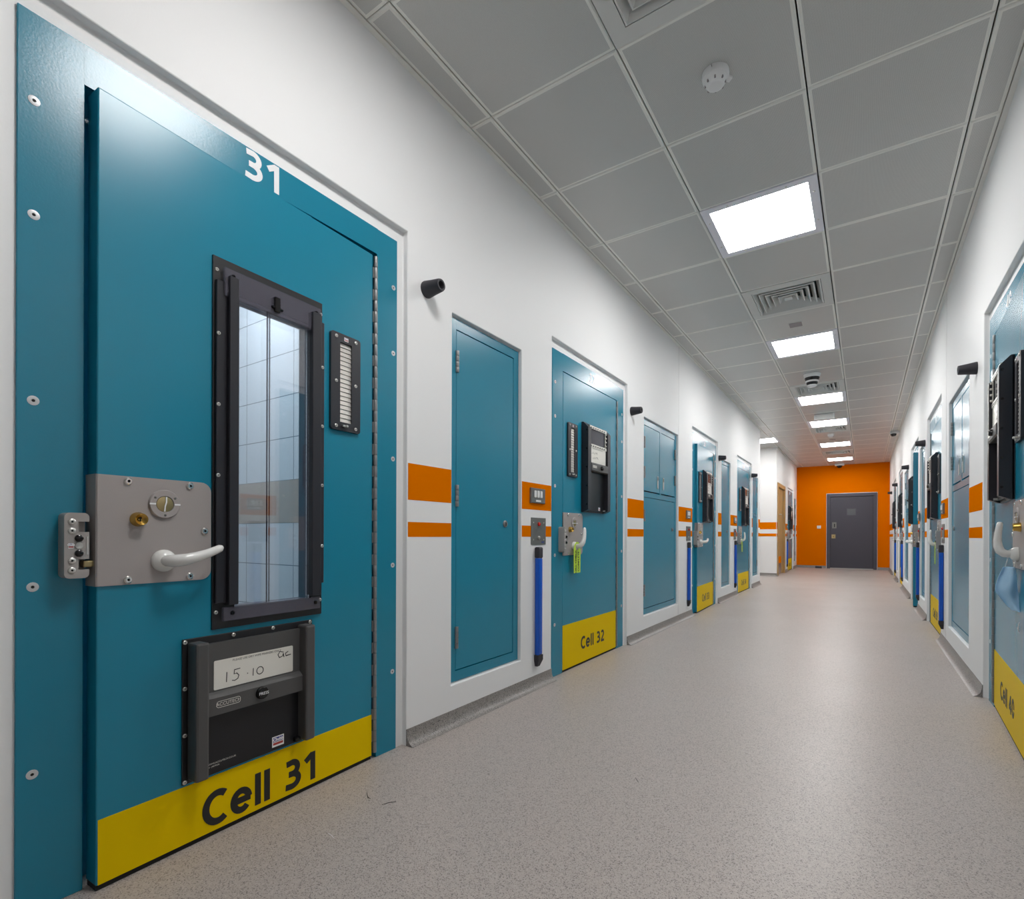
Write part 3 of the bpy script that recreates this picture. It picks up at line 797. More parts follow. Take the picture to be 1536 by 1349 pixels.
# ------------------------------------------------------------------ type B: closed observation panel high on the leaf
def observation_panel(root, side, loc, rz, dirn, num):
    """black case with a small window, a whiteboard, a grey bar and a dark hatch; s = -distance from the hinge"""
    s0, s1, z0, z1 = -0.572, -0.216, 1.008, 1.604
    sc, zc = (s0 + s1) / 2, (z0 + z1) / 2; w, h = s1 - s0, z1 - z0
    M3 = Matrix.Rotation(rz, 3, 'Z')
    def case(b):
        b.box(0, 0.010, -w / 2, w / 2, -h / 2, h / 2, 0.002)
        for sg in (-1, 1):
            a, c = sorted((sg * w / 2, sg * (w / 2 - 0.045)))
            pr = [(-h / 2, 0.012), (-h / 2 + 0.016, 0.050), (h / 2 - 0.040, 0.050), (h / 2, 0.014), (h / 2, 0), (-h / 2, 0)]
            bm = b.bm
            A = [bm.verts.new((n, a, z)) for z, n in pr]; B = [bm.verts.new((n, c, z)) for z, n in pr]
            for j in range(6): bm.faces.new((A[j], A[(j + 1) % 6], B[(j + 1) % 6], B[j]))
            bm.faces.new(A[::-1]); bm.faces.new(B)
    p = part('observation_panel', 'opcase', case, 'black_case', root, side, rz=rz)
    p.location = Vector(loc) + M3 @ Vector((0, sc, zc))
    I = w / 2 - 0.045
    zz = lambda z: z - zc
    part('window_pane', 'oppane', lambda b: b.box(0.010, 0.034, -I, I - 0.030, zz(1.446), zz(1.590)), 'smoked', p, side)
    def studs(b):
        for zt in (1.578, 1.456):
            b.mi = 0; b.box(0.030, 0.040, -I, I, zz(zt - 0.010), zz(zt + 0.010))
            b.mi = 1
            for i in range(7): b.box(0.040, 0.0406, -I + 0.012 + i * 0.034, -I + 0.030 + i * 0.034, zz(zt - 0.006), zz(zt + 0.001))
        b.mi = 0; b.mi = 1; b.box(0.010, 0.036, I - 0.030, I, zz(1.446), zz(1.590)); b.mi = 0; b.box(0.034, 0.040, I - 0.024, I - 0.016, zz(1.466), zz(1.568))
        for i in range(4): b.lathe([(0.005, 0), (0.005, 0.008)], I - 0.020, zz(1.478 + i * 0.027), 8, n=0.040)
    part('stud_strip', 'opstud', studs, ['whiteboard', 'gap_black'], p, side)
    def wbd(b):
        b.box(0.010, 0.038, -I, I - 0.012, zz(1.340), zz(1.446)); b.mi = 1
        r = random.Random(num)
        for k in range(2):
            x = -I + 0.03 + r.random() * 0.02
            for i in range(5):
                b.stroke([(x + dirn * 0, zz(1.408 - k * 0.03) + r.uniform(-.008, .008)), (x + 0.010, zz(1.408 - k * 0.03) + r.uniform(-.01, .01)), (x + 0.014, zz(1.402 - k * 0.03))], 0.0020, 0.038, 0.0384); x += 0.018
        b.text('PLEASE USE DRY WIPE MARKERS ONLY', 0.009, -0.006, zz(1.437), 0.0384, dirn)
    part('whiteboard', 'opwb%d' % num, wbd, ['whiteboard', 'ink'], p, side)
    br = part('cross_bar', 'opbar', lambda b: b.cham(0.010, 0.054, -I, I, zz(1.284), zz(1.340), 0.006), 'grey_case', p, side)
    def badge(b):
        b.rrect(0.054, 0.0546, -dirn * 0.085 - 0.030, -dirn * 0.085 + 0.030, zz(1.306), zz(1.322), 0.005); b.mi = 1
        b.text('ACCUTECH', 0.0115, -dirn * 0.085, zz(1.3138), 0.0549, dirn)
    part('badge', 'opbadge', badge, ['whiteboard', 'ink'], p, side)
    part('press_knob', 'opknob', lambda b: b.lathe([(0.015, 0.050), (0.015, 0.062), (0.011, 0.067), (0.001, 0.068)], dirn * 0.02, zz(1.312), 18), 'black_gloss', p, side, True)
    part('hatch_flap', 'opflap', lambda b: b.box(0.010, 0.020, -I, I, zz(1.018), zz(1.286)), 'dark_flap', p, side)
    sticker(p, 0.020, dirn * 0.055, zz(1.036), 0.026, 0.022, side, dirn)
    for sg in (-1, 1):
        for i in range(5):
            k = part('edge_screw', 'opes%d' % sg, lambda b: b.lathe([(0.005, 0), (0.005, 0.003)], sg * w / 2 + (0 if sg > 0 else -0.003), 0, 10, axis='s'), 'black_gloss', p, side)
            k.location = (side * 0.040, 0, zz(1.06 + i * 0.122))
    part('latch_tab', 'optab', lambda b: (b.box(0.020, 0.034, -I + 0.004, -I + 0.016, zz(1.020), zz(1.030)), b.box(0.020, 0.034, I - 0.018, I - 0.006, zz(1.020), zz(1.030))), 'screw_steel', p, side)
    return p
paint('smoked', (0.045, 0.045, 0.060), 0.12)

def cell_door_b(num, side, X, y0, ajar, ang, label, digits=True, dig_s=None):
    xf = X - side * REC
    root = empty('door_%d' % num, (xf, y0, 0), label, 'cell door', 'teal cell doors along the corridor', kind='structure')
    s0, s1 = 0.127, 0.961; dirn = side
    fr = part('frame', 'frameB', lambda b: frame_mesh(b, WB, HB, s0, s1, 1.872), 'teal_frame', root, side)
    if digits:
        sd = dig_s if dig_s else 0.537
        part('number', None, lambda b: lettering(b, str(num), 0.062, sd, 1.896, 0.0002, dirn), 'white_vinyl', fr, side)
    for s, zs in ((0.032, (1.782, 1.575, 1.153, 0.733, 0.312)), (WB - 0.030, (1.785, 1.575, 1.153, 0.733, 0.312))):
        for z in zs: screw(fr, 0.0, s, z, side, 0.0105, raised=0.0012, mat='washer')
    hs = 0.953; lead = 0.824; rz = side * ajar; loc = (0, hs, 0)
    lf = part('leaf', 'leafB', lambda b: leaf_mesh(b, lead, 0.014, LEAF_TOP, 0.050), 'teal', root, side, loc=loc, rz=rz)
    part('yellow_band', 'bandB', lambda b: b.box(0, 0.0006, -lead + 0.001, -0.001, 0.0145, 0.292), 'yellow', lf, side)
    part('lettering', None, lambda b: lettering(b, 'Cell %d' % num, 0.083, -0.392, 0.100, 0.0007, dirn, width=0.365, w=0.19), 'ink', lf, side)
    part('seal', 'sealB', lambda b: b.box(-0.048, -0.003, -lead + 0.002, -0.002, 0.001, 0.014), 'gap_black', root, side, loc=loc, rz=rz)
    piano_hinge(root, side, hs + 0.0105, 0.02, LEAF_TOP - 0.004)
    vent_grille(root, side, loc, rz, -lead + 0.050, -lead + 0.178, 1.225, 1.566, dirn, 'B')
    observation_panel(root, side, loc, rz, dirn, num)
    lock_set(root, side, loc, rz, lead, ang, dirn, bolt=ajar > 0.01)
    keep_box(root, side, 0.077, 0.124, 0.749, 0.905, dirn)
    return root

LB = 'teal cell door with yellow base marked Cell %d, %s'
cell_door_b(32, 1, XL, LEFT_B[32], 0.0, 1.15, LB % (32, 'green tag on its raised lever'))
cell_door_b(33, 1, XL, LEFT_B[33], math.radians(1.8), 0.22, LB % (33, 'slightly ajar with level lever'))
cell_door_b(34, 1, XL, LEFT_B[34], 0.0, 1.30, LB % (34, 'last before the side passage'))
cell_door_b(40, -1, XR, RIGHT_B[40], math.radians(2.8), 1.50, LB % (40, 'a blue face mask on its lever'), dig_s=0.66)
cell_door_b(39, -1, XR, RIGHT_B[39], 0.0, 1.35, LB % (39, 'next beyond the double cupboard'))
cell_door_b(38, -1, XR, RIGHT_B[38], math.radians(3.8), 0.10, LB % (38, 'its teal edge standing ajar'))
cell_door_b(37, -1, XR, RIGHT_B[37], 0.0, 0.15, 'far teal cell door on the right wall, second from the orange end')
cell_door_b(36, -1, XR, RIGHT_B[36], 0.0, 0.15, 'farthest teal cell door on the right wall, nearest the orange end')
cell_door_b(35, 1, XL2, Y35, 0.0, 1.2, 'teal cell door between the oak door and the orange end wall')

# ------------------------------------------------------------------ door 31: tall vision panel above a serving hatch
def cell_door_31():
    side = 1; dirn = 1; xf = XL - REC
    root = empty('door_31', (xf, Y31, 0), 'nearest teal cell door marked Cell 31, with tall glazed panel, ajar', 'cell door', 'teal cell doors along the corridor', kind='structure')
    s0, s1 = 0.119, 1.012; hs = 0.991; lead = 0.860; a = math.radians(2.6); loc = (0, hs, 0)
    M3 = Matrix.Rotation(a, 3, 'Z')
    at = lambda n, s, z: Vector(loc) + M3 @ Vector((n, s, z))
    fr = part('frame', None, lambda b: frame_mesh(b, W31, H31, s0, s1, 1.930), 'teal_frame', root)
    part('number', None, lambda b: lettering(b, '31', 0.090, 0.557, 1.936, 0.0003, 1, w=0.185, width=0.109), 'white_vinyl', fr)
    for z in (1.828, 1.571, 1.153, 0.733, 0.311): screw(fr, 0.0, 0.028, z, 1, 0.0108, raised=0.0012, mat='washer')
    for z in (1.833, 1.573, 1.154, 0.733, 0.311): screw(fr, 0.0, W31 - 0.020, z, 1, 0.0098, raised=0.0012, mat='washer')
    hole = (-0.532, -0.274, 0.640, 1.552)
    lf = part('leaf', None, lambda b: leaf_mesh(b, lead, 0.014, 1.918, 0.055, hole), 'teal', root, loc=loc, rz=a)
    part('yellow_band', None, lambda b: b.box(0, 0.0006, -lead + 0.004, -0.001, 0.0145, 0.170), 'yellow', lf)
    part('lettering', None, lambda b: lettering(b, 'Cell 31', 0.096, -0.434, 0.030, 0.0007, 1, width=0.364), 'ink', lf)
    part('seal', None, lambda b: b.box(-0.052, -0.003, -lead + 0.002, -0.002, 0.001, 0.014), 'gap_black', root, loc=loc, rz=a)
    piano_hinge(root, 1, hs + 0.0125, 0.022, 1.915)
    vent_grille(root, 1, loc, a, -0.199, -0.069, 1.222, 1.564, 1, 'A')
    lock_set(root, 1, loc, a, lead, 0.20, 1)
    k = keep_box(root, 1, 0.072, 0.118, 0.750, 0.902, 1)
    # vision panel: black plate, two black rails, two sliding panes and a clear hood
    vz = 1.112
    def plate(b):
        for q in ((-0.595, -0.532, 0.584, 1.640), (-0.274, -0.232, 0.584, 1.640), (-0.532, -0.274, 0.584, 0.640), (-0.532, -0.274, 1.552, 1.640)): b.box(0, 0.006, q[0], q[1], q[2] - vz, q[3] - vz)
    vp = part('vision_panel', None, plate, 'black_plate', root, rz=a); vp.location = at(0, 0, vz)
    def reveal(b):
        for q in ((-0.534, -0.530, 0.640, 1.552), (-0.276, -0.272, 0.640, 1.552)): b.box(-0.056, 0.0, q[0], q[1], q[2] - vz, q[3] - vz)
        b.box(-0.056, 0.0, -0.532, -0.274, 0.638 - vz, 0.641 - vz); b.box(-0.056, 0.0, -0.532, -0.274, 1.550 - vz, 1.554 - vz)
    part('reveal', None, reveal, 'reveal_grey', vp)
    def railL(b):
        b.box(0.006, 0.016, -0.590, -0.560, 0.658 - vz, 1.572 - vz, 0.0015)
        b.box(0.006, 0.032, -0.562, -0.534, 0.652 - vz, 1.590 - vz, 0.002)
    part('rail', None, railL, 'black_case', vp)
    def railR(b):
        b.box(0.006, 0.032, -0.288, -0.254, 0.652 - vz, 1.590 - vz, 0.002)
        b.box(0.006, 0.016, -0.256, -0.230, 0.690 - vz, 1.572 - vz, 0.0015)
    part('rail', None, railR, 'black_case', vp)
    part('pane', None, lambda b: b.box(-0.030, -0.026, -0.531, -0.402, 0.642 - vz, 1.550 - vz), 'glazing', vp)
    part('pane', None, lambda b: b.box(-0.018, -0.014, -0.418, -0.276, 0.642 - vz, 1.550 - vz), 'glazing', vp)
    part('pane_edge', None, lambda b: (b.box(-0.0305, -0.0255, -0.4026, -0.4014, 0.642 - vz, 1.550 - vz), b.box(-0.0185, -0.0135, -0.4186, -0.4174, 0.642 - vz, 1.550 - vz)), 'pane_dark', vp)
    def hood(b):
        b.box(0.010, 0.024, -0.572, -0.250, 1.530 - vz, 1.612 - vz, 0.002); b.box(0.010, 0.024, -0.572, -0.250, 0.606 - vz, 0.645 - vz, 0.002)
    part('hood', None, hood, 'smoke_acrylic', vp)
    part('hood_window', None, lambda b: b.box(0.010, 0.014, -0.534, -0.288, 0.644 - vz, 1.531 - vz), 'acrylic', vp)
    def latch(b):
        b.box(0.008, 0.030, -0.422, -0.402, 1.540 - vz, 1.586 - vz, 0.002); b.lathe([(0.004, -0.018), (0.004, 0.018)], -0.412, 1.552 - vz, 8, n=0.026, axis='s')
    part('latch', None, latch, 'black_gloss', vp)
    for s in (-0.548, -0.270):
        for z in (1.592, 0.628): screw(vp, 0.024, s, z - vz, 1, 0.006, mat='black_gloss', raised=0.005)
    for z in (1.602, 1.420, 1.220, 1.020, 0.815, 0.632):
        for s in (-0.585, -0.238): screw(vp, 0.006 if z in (1.602, 0.632) else 0.016, s, z - vz, 1, 0.0056)
    # serving hatch
    hz = 0.373
    def hp(b): b.box(0, 0.006, -0.672, -0.268, 0.177 - hz, 0.569 - hz, 0.0015)
    h = part('serving_hatch', None, hp, 'black_plate', root, rz=a); h.location = at(0, 0, hz)
    for s, z in ((-0.666, 0.561), (-0.534, 0.561), (-0.410, 0.562), (-0.277, 0.562), (-0.666, 0.436), (-0.666, 0.310), (-0.666, 0.184)): screw(h, 0.006, s, z - hz, 1, 0.0056)
    for s in (-0.6425, -0.307):
        part('side_rail', None, lambda b: b.box(0.004, 0.052, s - 0.0175, s + 0.0175, 0.188 - hz, 0.560 - hz, 0.006, 2), 'grey_case', h)
    part('upper_panel', None, lambda b: b.box(0.006, 0.018, -0.625, -0.324, 0.400 - hz, 0.548 - hz), 'grey_case', h)
    def bar(b):
        bm = b.bm; pr = [(0.018, 0.412), (0.026, 0.406), (0.034, 0.398), (0.034, 0.350), (0.010, 0.350), (0.010, 0.412)]
        A = [bm.verts.new((n, -0.624, z - hz)) for n, z in pr]; B = [bm.verts.new((n, -0.316, z - hz)) for n, z in pr]
        for j in range(6): bm.faces.new((A[j], A[(j + 1) % 6], B[(j + 1) % 6], B[j]))
        bm.faces.new(A[::-1]); bm.faces.new(B)
    part('cross_bar', None, bar, 'grey_case', h)
    part('flap', None, lambda b: b.box(0.006, 0.012, -0.624, -0.325, 0.188 - hz, 0.352 - hz), 'dark_flap', h)
    def wb_(b):
        b.rrect(0.018, 0.0195, -0.597, -0.350, 0.416 - hz, 0.498 - hz, 0.004); b.mi = 1; n0, n1 = 0.0195, 0.0199
        b.text('PLEASE USE DRY WIPE MARKERS ONLY', 0.0088, -0.468, 0.4905 - hz, n1, 1)
        X = lambda pts, dx, k=1.0: [(dx + x * k, 0.430 - hz + z * k) for x, z in pts]
        w = 0.0023
        b.stroke(X([(0.0, 0.002), (0.001, 0.030)], -0.562), w, n0, n1)
        b.stroke(X([(0.022, 0.033), (0.005, 0.032), (0.004, 0.020), (0.012, 0.021), (0.018, 0.014), (0.015, 0.005), (0.006, 0.001), (-0.002, 0.003)], -0.544), w, n0, n1)
        b.stroke(X([(0, 0.013), (0.0025, 0.013)], -0.501), 0.003, n0, n1)
        b.stroke(X([(0, 0.002), (0.001, 0.024)], -0.483), w, n0, n1)
        b.stroke([( -0.461 + 0.0105 * math.cos(t), 0.443 - hz + 0.011 * math.sin(t)) for t in [k * 2 * PI / 14 for k in range(14)]], w, n0, n1, closed=True)
        b.stroke(X([(0.012, 0.033), (0.004, 0.036), (0.0, 0.030), (0.003, 0.024), (0.010, 0.026), (0.011, 0.031), (0.013, 0.023)], -0.402, 1.6), 0.0024, n0, n1)
        b.stroke(X([(0.022, 0.033), (0.016, 0.030), (0.017, 0.025), (0.028, 0.026)], -0.402, 1.6), 0.0024, n0, n1)
    part('whiteboard', None, wb_, ['whiteboard', 'ink'], h)
    def btn(b):
        pr = [(0.0185, 0.034), (0.0185, 0.040), (0.0155, 0.045), (0.0005, 0.046)]
        b.lathe(pr, -0.465, 0.379 - hz, 24); b.mi = 1; b.text('PRESS', 0.0122, -0.465, 0.379 - hz, 0.0465, 1)
    bt = part('press_button', None, btn, ['black_gloss', 'white_vinyl'], h, smooth=True)
    def badge(b):
        P = []
        for cs, cz, a0 in ((-0.597, 0.3695, 180), (-0.530, 0.3695, 270), (-0.530, 0.3865, 0), (-0.597, 0.3865, 90)):
            ms = cs + (0.006 if cs < -0.56 else -0.006); mz = cz + (0.006 if cz < 0.375 else -0.006)
            P += [(ms + 0.006 * math.cos(math.radians(a0 + 22.5 * i)), mz - hz + 0.006 * math.sin(math.radians(a0 + 22.5 * i))) for i in range(5)]
        b.stroke(P, 0.0012, 0.034, 0.0344, closed=True); b.text('ACCUTECH', 0.0132, -0.5635, 0.3778 - hz, 0.0344, 1)
    part('badge', None, badge, 'whiteboard', h)
    sticker(h, 0.012, -0.396, 0.207 - hz, 0.040, 0.032, 1, 1)
    def small(b):
        b.text('WWW.ACCUTECH.CO.UK', 0.0068, -0.611, 0.210 - hz, 0.0123, 1, align='LEFT'); b.text('SN - J4079326', 0.0058, -0.611, 0.202 - hz, 0.0123, 1, align='LEFT')
    part('small_print', None, small, 'whiteboard', h)
    part('latch_tab', None, lambda b: b.box(0.012, 0.030, -0.345, -0.326, 0.186 - hz, 0.202 - hz, 0.003), 'black_gloss', h)
paint('pane_dark', (0.004, 0.008, 0.03), 0.9, spec=0.0)
paint('smoke_acrylic', (0.150, 0.145, 0.185), 0.12); MATS['smoke_acrylic'].node_tree.nodes['Principled BSDF'].inputs['Alpha'].default_value = 0.42  # smoky tint; the lilac body colour also stands in for reflected light
paint('reveal_grey', (0.11, 0.105, 0.14), 0.5)
cell_door_31()

# the lit cell behind door 31, seen through its glazed panel
def cell_room():
    x0, x1, y0, y1, h = -4.70, XL - 0.222, 0.10, 1.85, 2.60
    b = MB(); t = 0.05
    b.box(x0 - t, x1, y1, y1 + t, 0, h); b.box(x0 - t, x1, y0 - t, y0, 0, h); b.box(x0 - t, x0, y0, y1, 0, h); b.box(x0, x1, y0, y1, h, h + t)
    o = tag(link('wall_cell', b.mesh('wall_cell', 'cell_tile')), 'pale tiled walls of the cell seen through the Cell 31 glazing', 'wall', kind='structure')
    m = MB(); m.box(x0 + 0.01, x1 - 0.01, y1 - 0.0015, y1 + 0.001, 0.925, 1.182)
    link('painted_band', m.mesh('painted_band', 'cell_band'), o)
    m = MB(); m.box(-3.3, -2.3, 1.20, 1.70, h - 0.02, h - 0.005)
    link('lamp_panel', m.mesh('lamp_panel', 'cell_lamp'), o)
cell_room()

# ------------------------------------------------------------------ cupboards set into the walls
def cupboard(side, X, span, kind, label, name='service_cupboard'):
    a, c = span; w = c - a; z0, z1 = 0.184, 1.842
    root = empty(name, (X - side * REC, a, 0), label, 'cupboard', 'teal cupboards built into the corridor walls')
    F = 0.046
    key = '%s%.3f' % (kind, w)
    iz0, iz1 = z0 + F, z1 - F
    split = 1.205
    def frame(b):
        A, B = 0.003, w - 0.003
        b.box(-0.030, 0.0, A, A + F, z0, z1, 0.0015); b.box(-0.030, 0.0, B - F, B, z0, z1, 0.0015)
        b.box(-0.030, 0.0, A + F - .001, B - F + .001, z0, iz0, 0.0); b.box(-0.030, 0.0, A + F - .001, B - F + .001, iz1, z1, 0.0)
        if kind in ('double', 'stack'): b.box(-0.030, 0.0, A + F - .001, B - F + .001, split - 0.022, split + 0.022)
        if kind == 'double': b.box(-0.030, 0.0, w / 2 - 0.022, w / 2 + 0.022, split + 0.02, iz1)
    fr = part('frame', 'cf' + key, frame, 'teal_frame', root, side)
    doors = []
    g = 0.0035
    L, Rr = 0.003 + F + g, w - 0.003 - F - g
    if kind == 'single': doors = [(L, Rr, iz0 + g, iz1 - g, 'near', True)]
    elif kind == 'stack': doors = [(L, Rr, split + 0.022 + g * 2, iz1 - g, 'far', False), (L, Rr, iz0 + g, split - 0.022 - g, 'far', True)]
    else: doors = [(L, w / 2 - 0.022 - g, split + 0.022 + g * 3, iz1 - g, 'near', False), (w / 2 + 0.022 + g, Rr, split + 0.022 + g * 3, iz1 - g, 'far', False), (L, Rr, iz0 + g, split - 0.022 - g, 'near', True)]
    part('gap_shade', 'cc' + key, lambda b: b.box(-0.10, -0.06, 0.05, w - 0.05, iz0 - 0.005, iz1 + 0.005), 'gap_black', root, side)  # black sheet behind the doors, stands in for shade in their gaps
    for i, (s0, s1, d0, d1, hinge, lock) in enumerate(doors):
        d = part('door', 'cd%d' % i + key, lambda b: b.box(-0.024, -0.0015, s0, s1, d0, d1, 0.0015), 'teal', root, side)
        hs = s0 - 0.001 if hinge == 'near' else s1 + 0.001
        hz = [d1 - 0.145, (d0 + d1) / 2 + 0.02, d0 + 0.150] if kind == 'single' else ([d1 - 0.145, d0 + 0.155] if not lock else [d1 - 0.155, d0 + 0.155])
        for z in hz:
            def hin(b):
                for k in range(4): b.lathe([(0.0085, -0.050 + k * 0.025 + 0.0008), (0.009, -0.050 + k * 0.025 + 0.002), (0.009, -0.027 + k * 0.025), (0.0085, -0.0258 + k * 0.025)], 0, 0, 12, n=0.004, axis='z')
            part('hinge', 'chinge', hin, 'hinge_steel', d, side, True, loc=(0, hs, z))
        ls = s1 - 0.052 if hinge == 'near' else s0 + 0.052
        if kind == 'double' and not lock:
            def pull(b):
                b.rrect(-0.0015, 0.004, -0.014, 0.014, -0.058, 0.058, 0.012, 5); b.mi = 1; b.box(0.004, 0.0046, -0.008, 0.008, 0.018, 0.048)
            part('pull_handle', 'cpull', pull, ['screw_steel', 'gap_black'], d, side, loc=(0, ls, split + 0.127))
        elif lock:
            def lk(b):
                b.lathe([(0.0175, -0.0015), (0.0175, 0.003), (0.014, 0.006), (0.006, 0.006)], 0, 0, 18); b.mi = 1; b.box(0.0055, 0.0068, -0.004, 0.004, -0.011, 0.007)
            part('lock', 'clock', lk, ['hinge_steel', 'gap_black'], d, side, True, loc=(0, ls - (0.02 if hinge == 'near' else -0.02), 0.912))
    return root
cupboard(1, XL, CAB_L['a'], 'single', 'tall narrow teal cupboard between the Cell 31 and Cell 32 doors')
cupboard(1, XL, CAB_L['b'], 'double', 'wide teal cupboard with split upper doors between Cell 32 and Cell 33')
cupboard(1, XL, CAB_L['c'], 'single', 'narrow teal cupboard between the Cell 33 and Cell 34 doors')
cupboard(1, XL, CAB_L['d'], 'stack', 'narrow teal cupboard at the left wall corner past Cell 34')
cupboard(-1, XR, CAB_R['z'], 'single', 'teal cupboard on the right wall, mirrored in the Cell 31 glass')
cupboard(-1, XR, CAB_R['a'], 'double', 'wide teal cupboard with split upper doors between Cell 40 and Cell 39')
cupboard(-1, XR, CAB_R['b'], 'single', 'narrow teal cupboard on the right wall between Cell 39 and Cell 38')
cupboard(-1, XR, CAB_R['c'], 'double', 'teal cupboard on the right wall just beyond the ajar Cell 38 door')
cupboard(-1, XR, CAB_R['d'], 'single', 'narrowest-looking teal cupboard, between the two farthest right-hand cell doors')
cupboard(1, XL2, CAB_E, 'stack', 'teal cupboard squeezed between the last left cell door and orange wall')

# ------------------------------------------------------------------ wall fittings beside the doors
def bumper(side, X, y, z, label):
    o = empty('door_stop', (X, y, z), label, 'door stop', 'black rubber door stops high on the walls')
    def body(b): b.lathe([(0.034, 0), (0.035, 0.004), (0.030, 0.040), (0.0265, 0.072), (0.0255, 0.080), (0.0235, 0.085), (0.0165, 0.085), (0.0150, 0.080), (0.0145, 0.045)], 0, 0, 28)
    part('buffer', 'bump', body, 'rubber', o, side, True)
    part('screw', 'bumpscrew', lambda b: b.lathe([(0.008, 0.046), (0.007, 0.050), (0.001, 0.050)], 0, 0, 12), 'screw_steel', o, side, True)
bumper(1, XL, 1.607, 1.886, 'black rubber door stop between Cell 31 and the narrow cupboard')
bumper(1, XL, LEFT_B[32] + 1.212, 1.838, 'black rubber door stop on the left wall just past Cell 32')
bumper(1, XL, LEFT_B[33] + 1.170, 1.838, 'black rubber door stop on the left wall just past Cell 33')
bumper(1, XL, LEFT_B[34] + 1.118, 1.842, 'black rubber door stop on the left wall just past Cell 34')
for n, y, z in ((40, 3.83, 1.80), (39, 6.81, 1.825), (38, 9.215, 1.842), (37, 12.30, 1.847), (36, 14.58, 1.851)):
    bumper(-1, XR, y, z, {40: 'black rubber door stop between Cell 40 and the wide right-hand cupboard', 39: 'black rubber door stop on the right wall just past Cell 39',
        38: 'black rubber door stop on the right wall just past Cell 38', 37: 'black rubber door stop on the right wall, second from the end wall', 36: 'black rubber door stop on the right wall closest to the end wall'}[n])

def switch(side, X, y0, where):
    o = empty('light_switch', (X, y0 - 0.205, 1.075), 'triple light switch ' + where, 'light switch', 'triple light switches beside cell doors')
    part('plate', 'swp', lambda b: b.cham(0, 0.012, -0.075, 0.075, -0.042, 0.042, 0.003), 'brushed', o, side)
    for i in (-1, 0, 1): part('rocker', 'swr', lambda b: b.box(0.011, 0.017, -0.0115, 0.0115, -0.020, 0.020, 0.003), 'white_plastic', o, side, loc=(0, -0.004 + i * 0.031, 0.008))
    def strip(b): b.box(0.012, 0.0126, -0.026, 0.026, -0.034, -0.024)
    part('label_strip', 'swl', strip, 'white_vinyl', o, side)
def panel(side, X, y0, where):
    o = empty('call_panel', (X, y0 - 0.189, 0.876), 'steel call panel ' + where, 'call panel', 'steel call panels beside cell doors')
    part('plate', 'cpp', lambda b: b.box(0, 0.004, -0.078, 0.078, -0.076, 0.076, 0.001), 'brushed', o, side)
    part('red_lamp', 'cpr', lambda b: b.lathe([(0.011, 0.004), (0.011, 0.008), (0.008, 0.013), (0.001, 0.015)], 0, 0.040, 18), 'red_lens', o, side, True)
    part('button', 'cpb', lambda b: b.lathe([(0.011, 0.004), (0.010, 0.009), (0.006, 0.011), (0.001, 0.0115)], 0, -0.038, 18), 'steel', o, side, True)
    for s in (-.055, .055):
        for z in (-.048, .048): screw(o, 0.004, s, z, side, 0.0042, raised=0.0015)
    part('maker_mark', 'cpm', lambda b: b.box(0.004, 0.0046, 0.030, 0.056, -0.066, -0.058), 'sticker_blue', o, side)
def strip(side, X, y0, where):
    o = empty('alarm_strip', (X, y0 - 0.206, 0.452), 'upright blue tube ' + where, 'alarm strip', 'blue tubes with black ends beside cell doors')
    part('tube', 'bst', lambda b: b.box(0.001, 0.030, -0.0235, 0.0235, -0.272, 0.276, 0.010, 3), 'blue_strip', o, side, True)
    def cap_t(b):
        b.box(0, 0.031, -0.024, 0.024, 0.272, 0.335, 0.008, 2)
    def cap_b(b):
        bm = b.bm
        A = [bm.verts.new(p) for p in ((0, -0.0238, -0.270), (0.031, -0.0238, -0.270), (0.031, 0.0238, -0.270), (0, 0.0238, -0.270))]
        B = [bm.verts.new(p) for p in ((0, -0.0238, -0.298), (0.031, -0.0238, -0.298), (0.031, 0.0238, -0.298), (0, 0.0238, -0.298))]
        C = [bm.verts.new(p) for p in ((0, -0.014, -0.335), (0.016, -0.013, -0.335), (0.016, 0.013, -0.335), (0, 0.014, -0.335))]
        for P, Q in ((A, B), (B, C)):
            for k in range(4): bm.faces.new((P[k], P[(k + 1) % 4], Q[(k + 1) % 4], Q[k]))
        bm.faces.new(A); bm.faces.new(C)
    part('end_cap', 'bsc1', cap_t, 'rubber', o, side); part('end_cap', 'bsc2', cap_b, 'rubber', o, side)
for n, y in LEFT_B.items():
    for f in (switch, panel, strip): f(1, XL, y, 'on the near side of the Cell %d door' % n)
for n, y in RIGHT_B.items():
    t = 'on the near side of the Cell %d door' % n if n > 37 else ('by the second farthest right-hand cell door' if n == 37 else 'by the farthest right-hand cell door')
    for f in (switch, panel, strip): f(-1, XR, y, t)
for f in (switch, panel, strip): f(1, XL2, Y35, 'between the oak door and its neighbouring cell door')

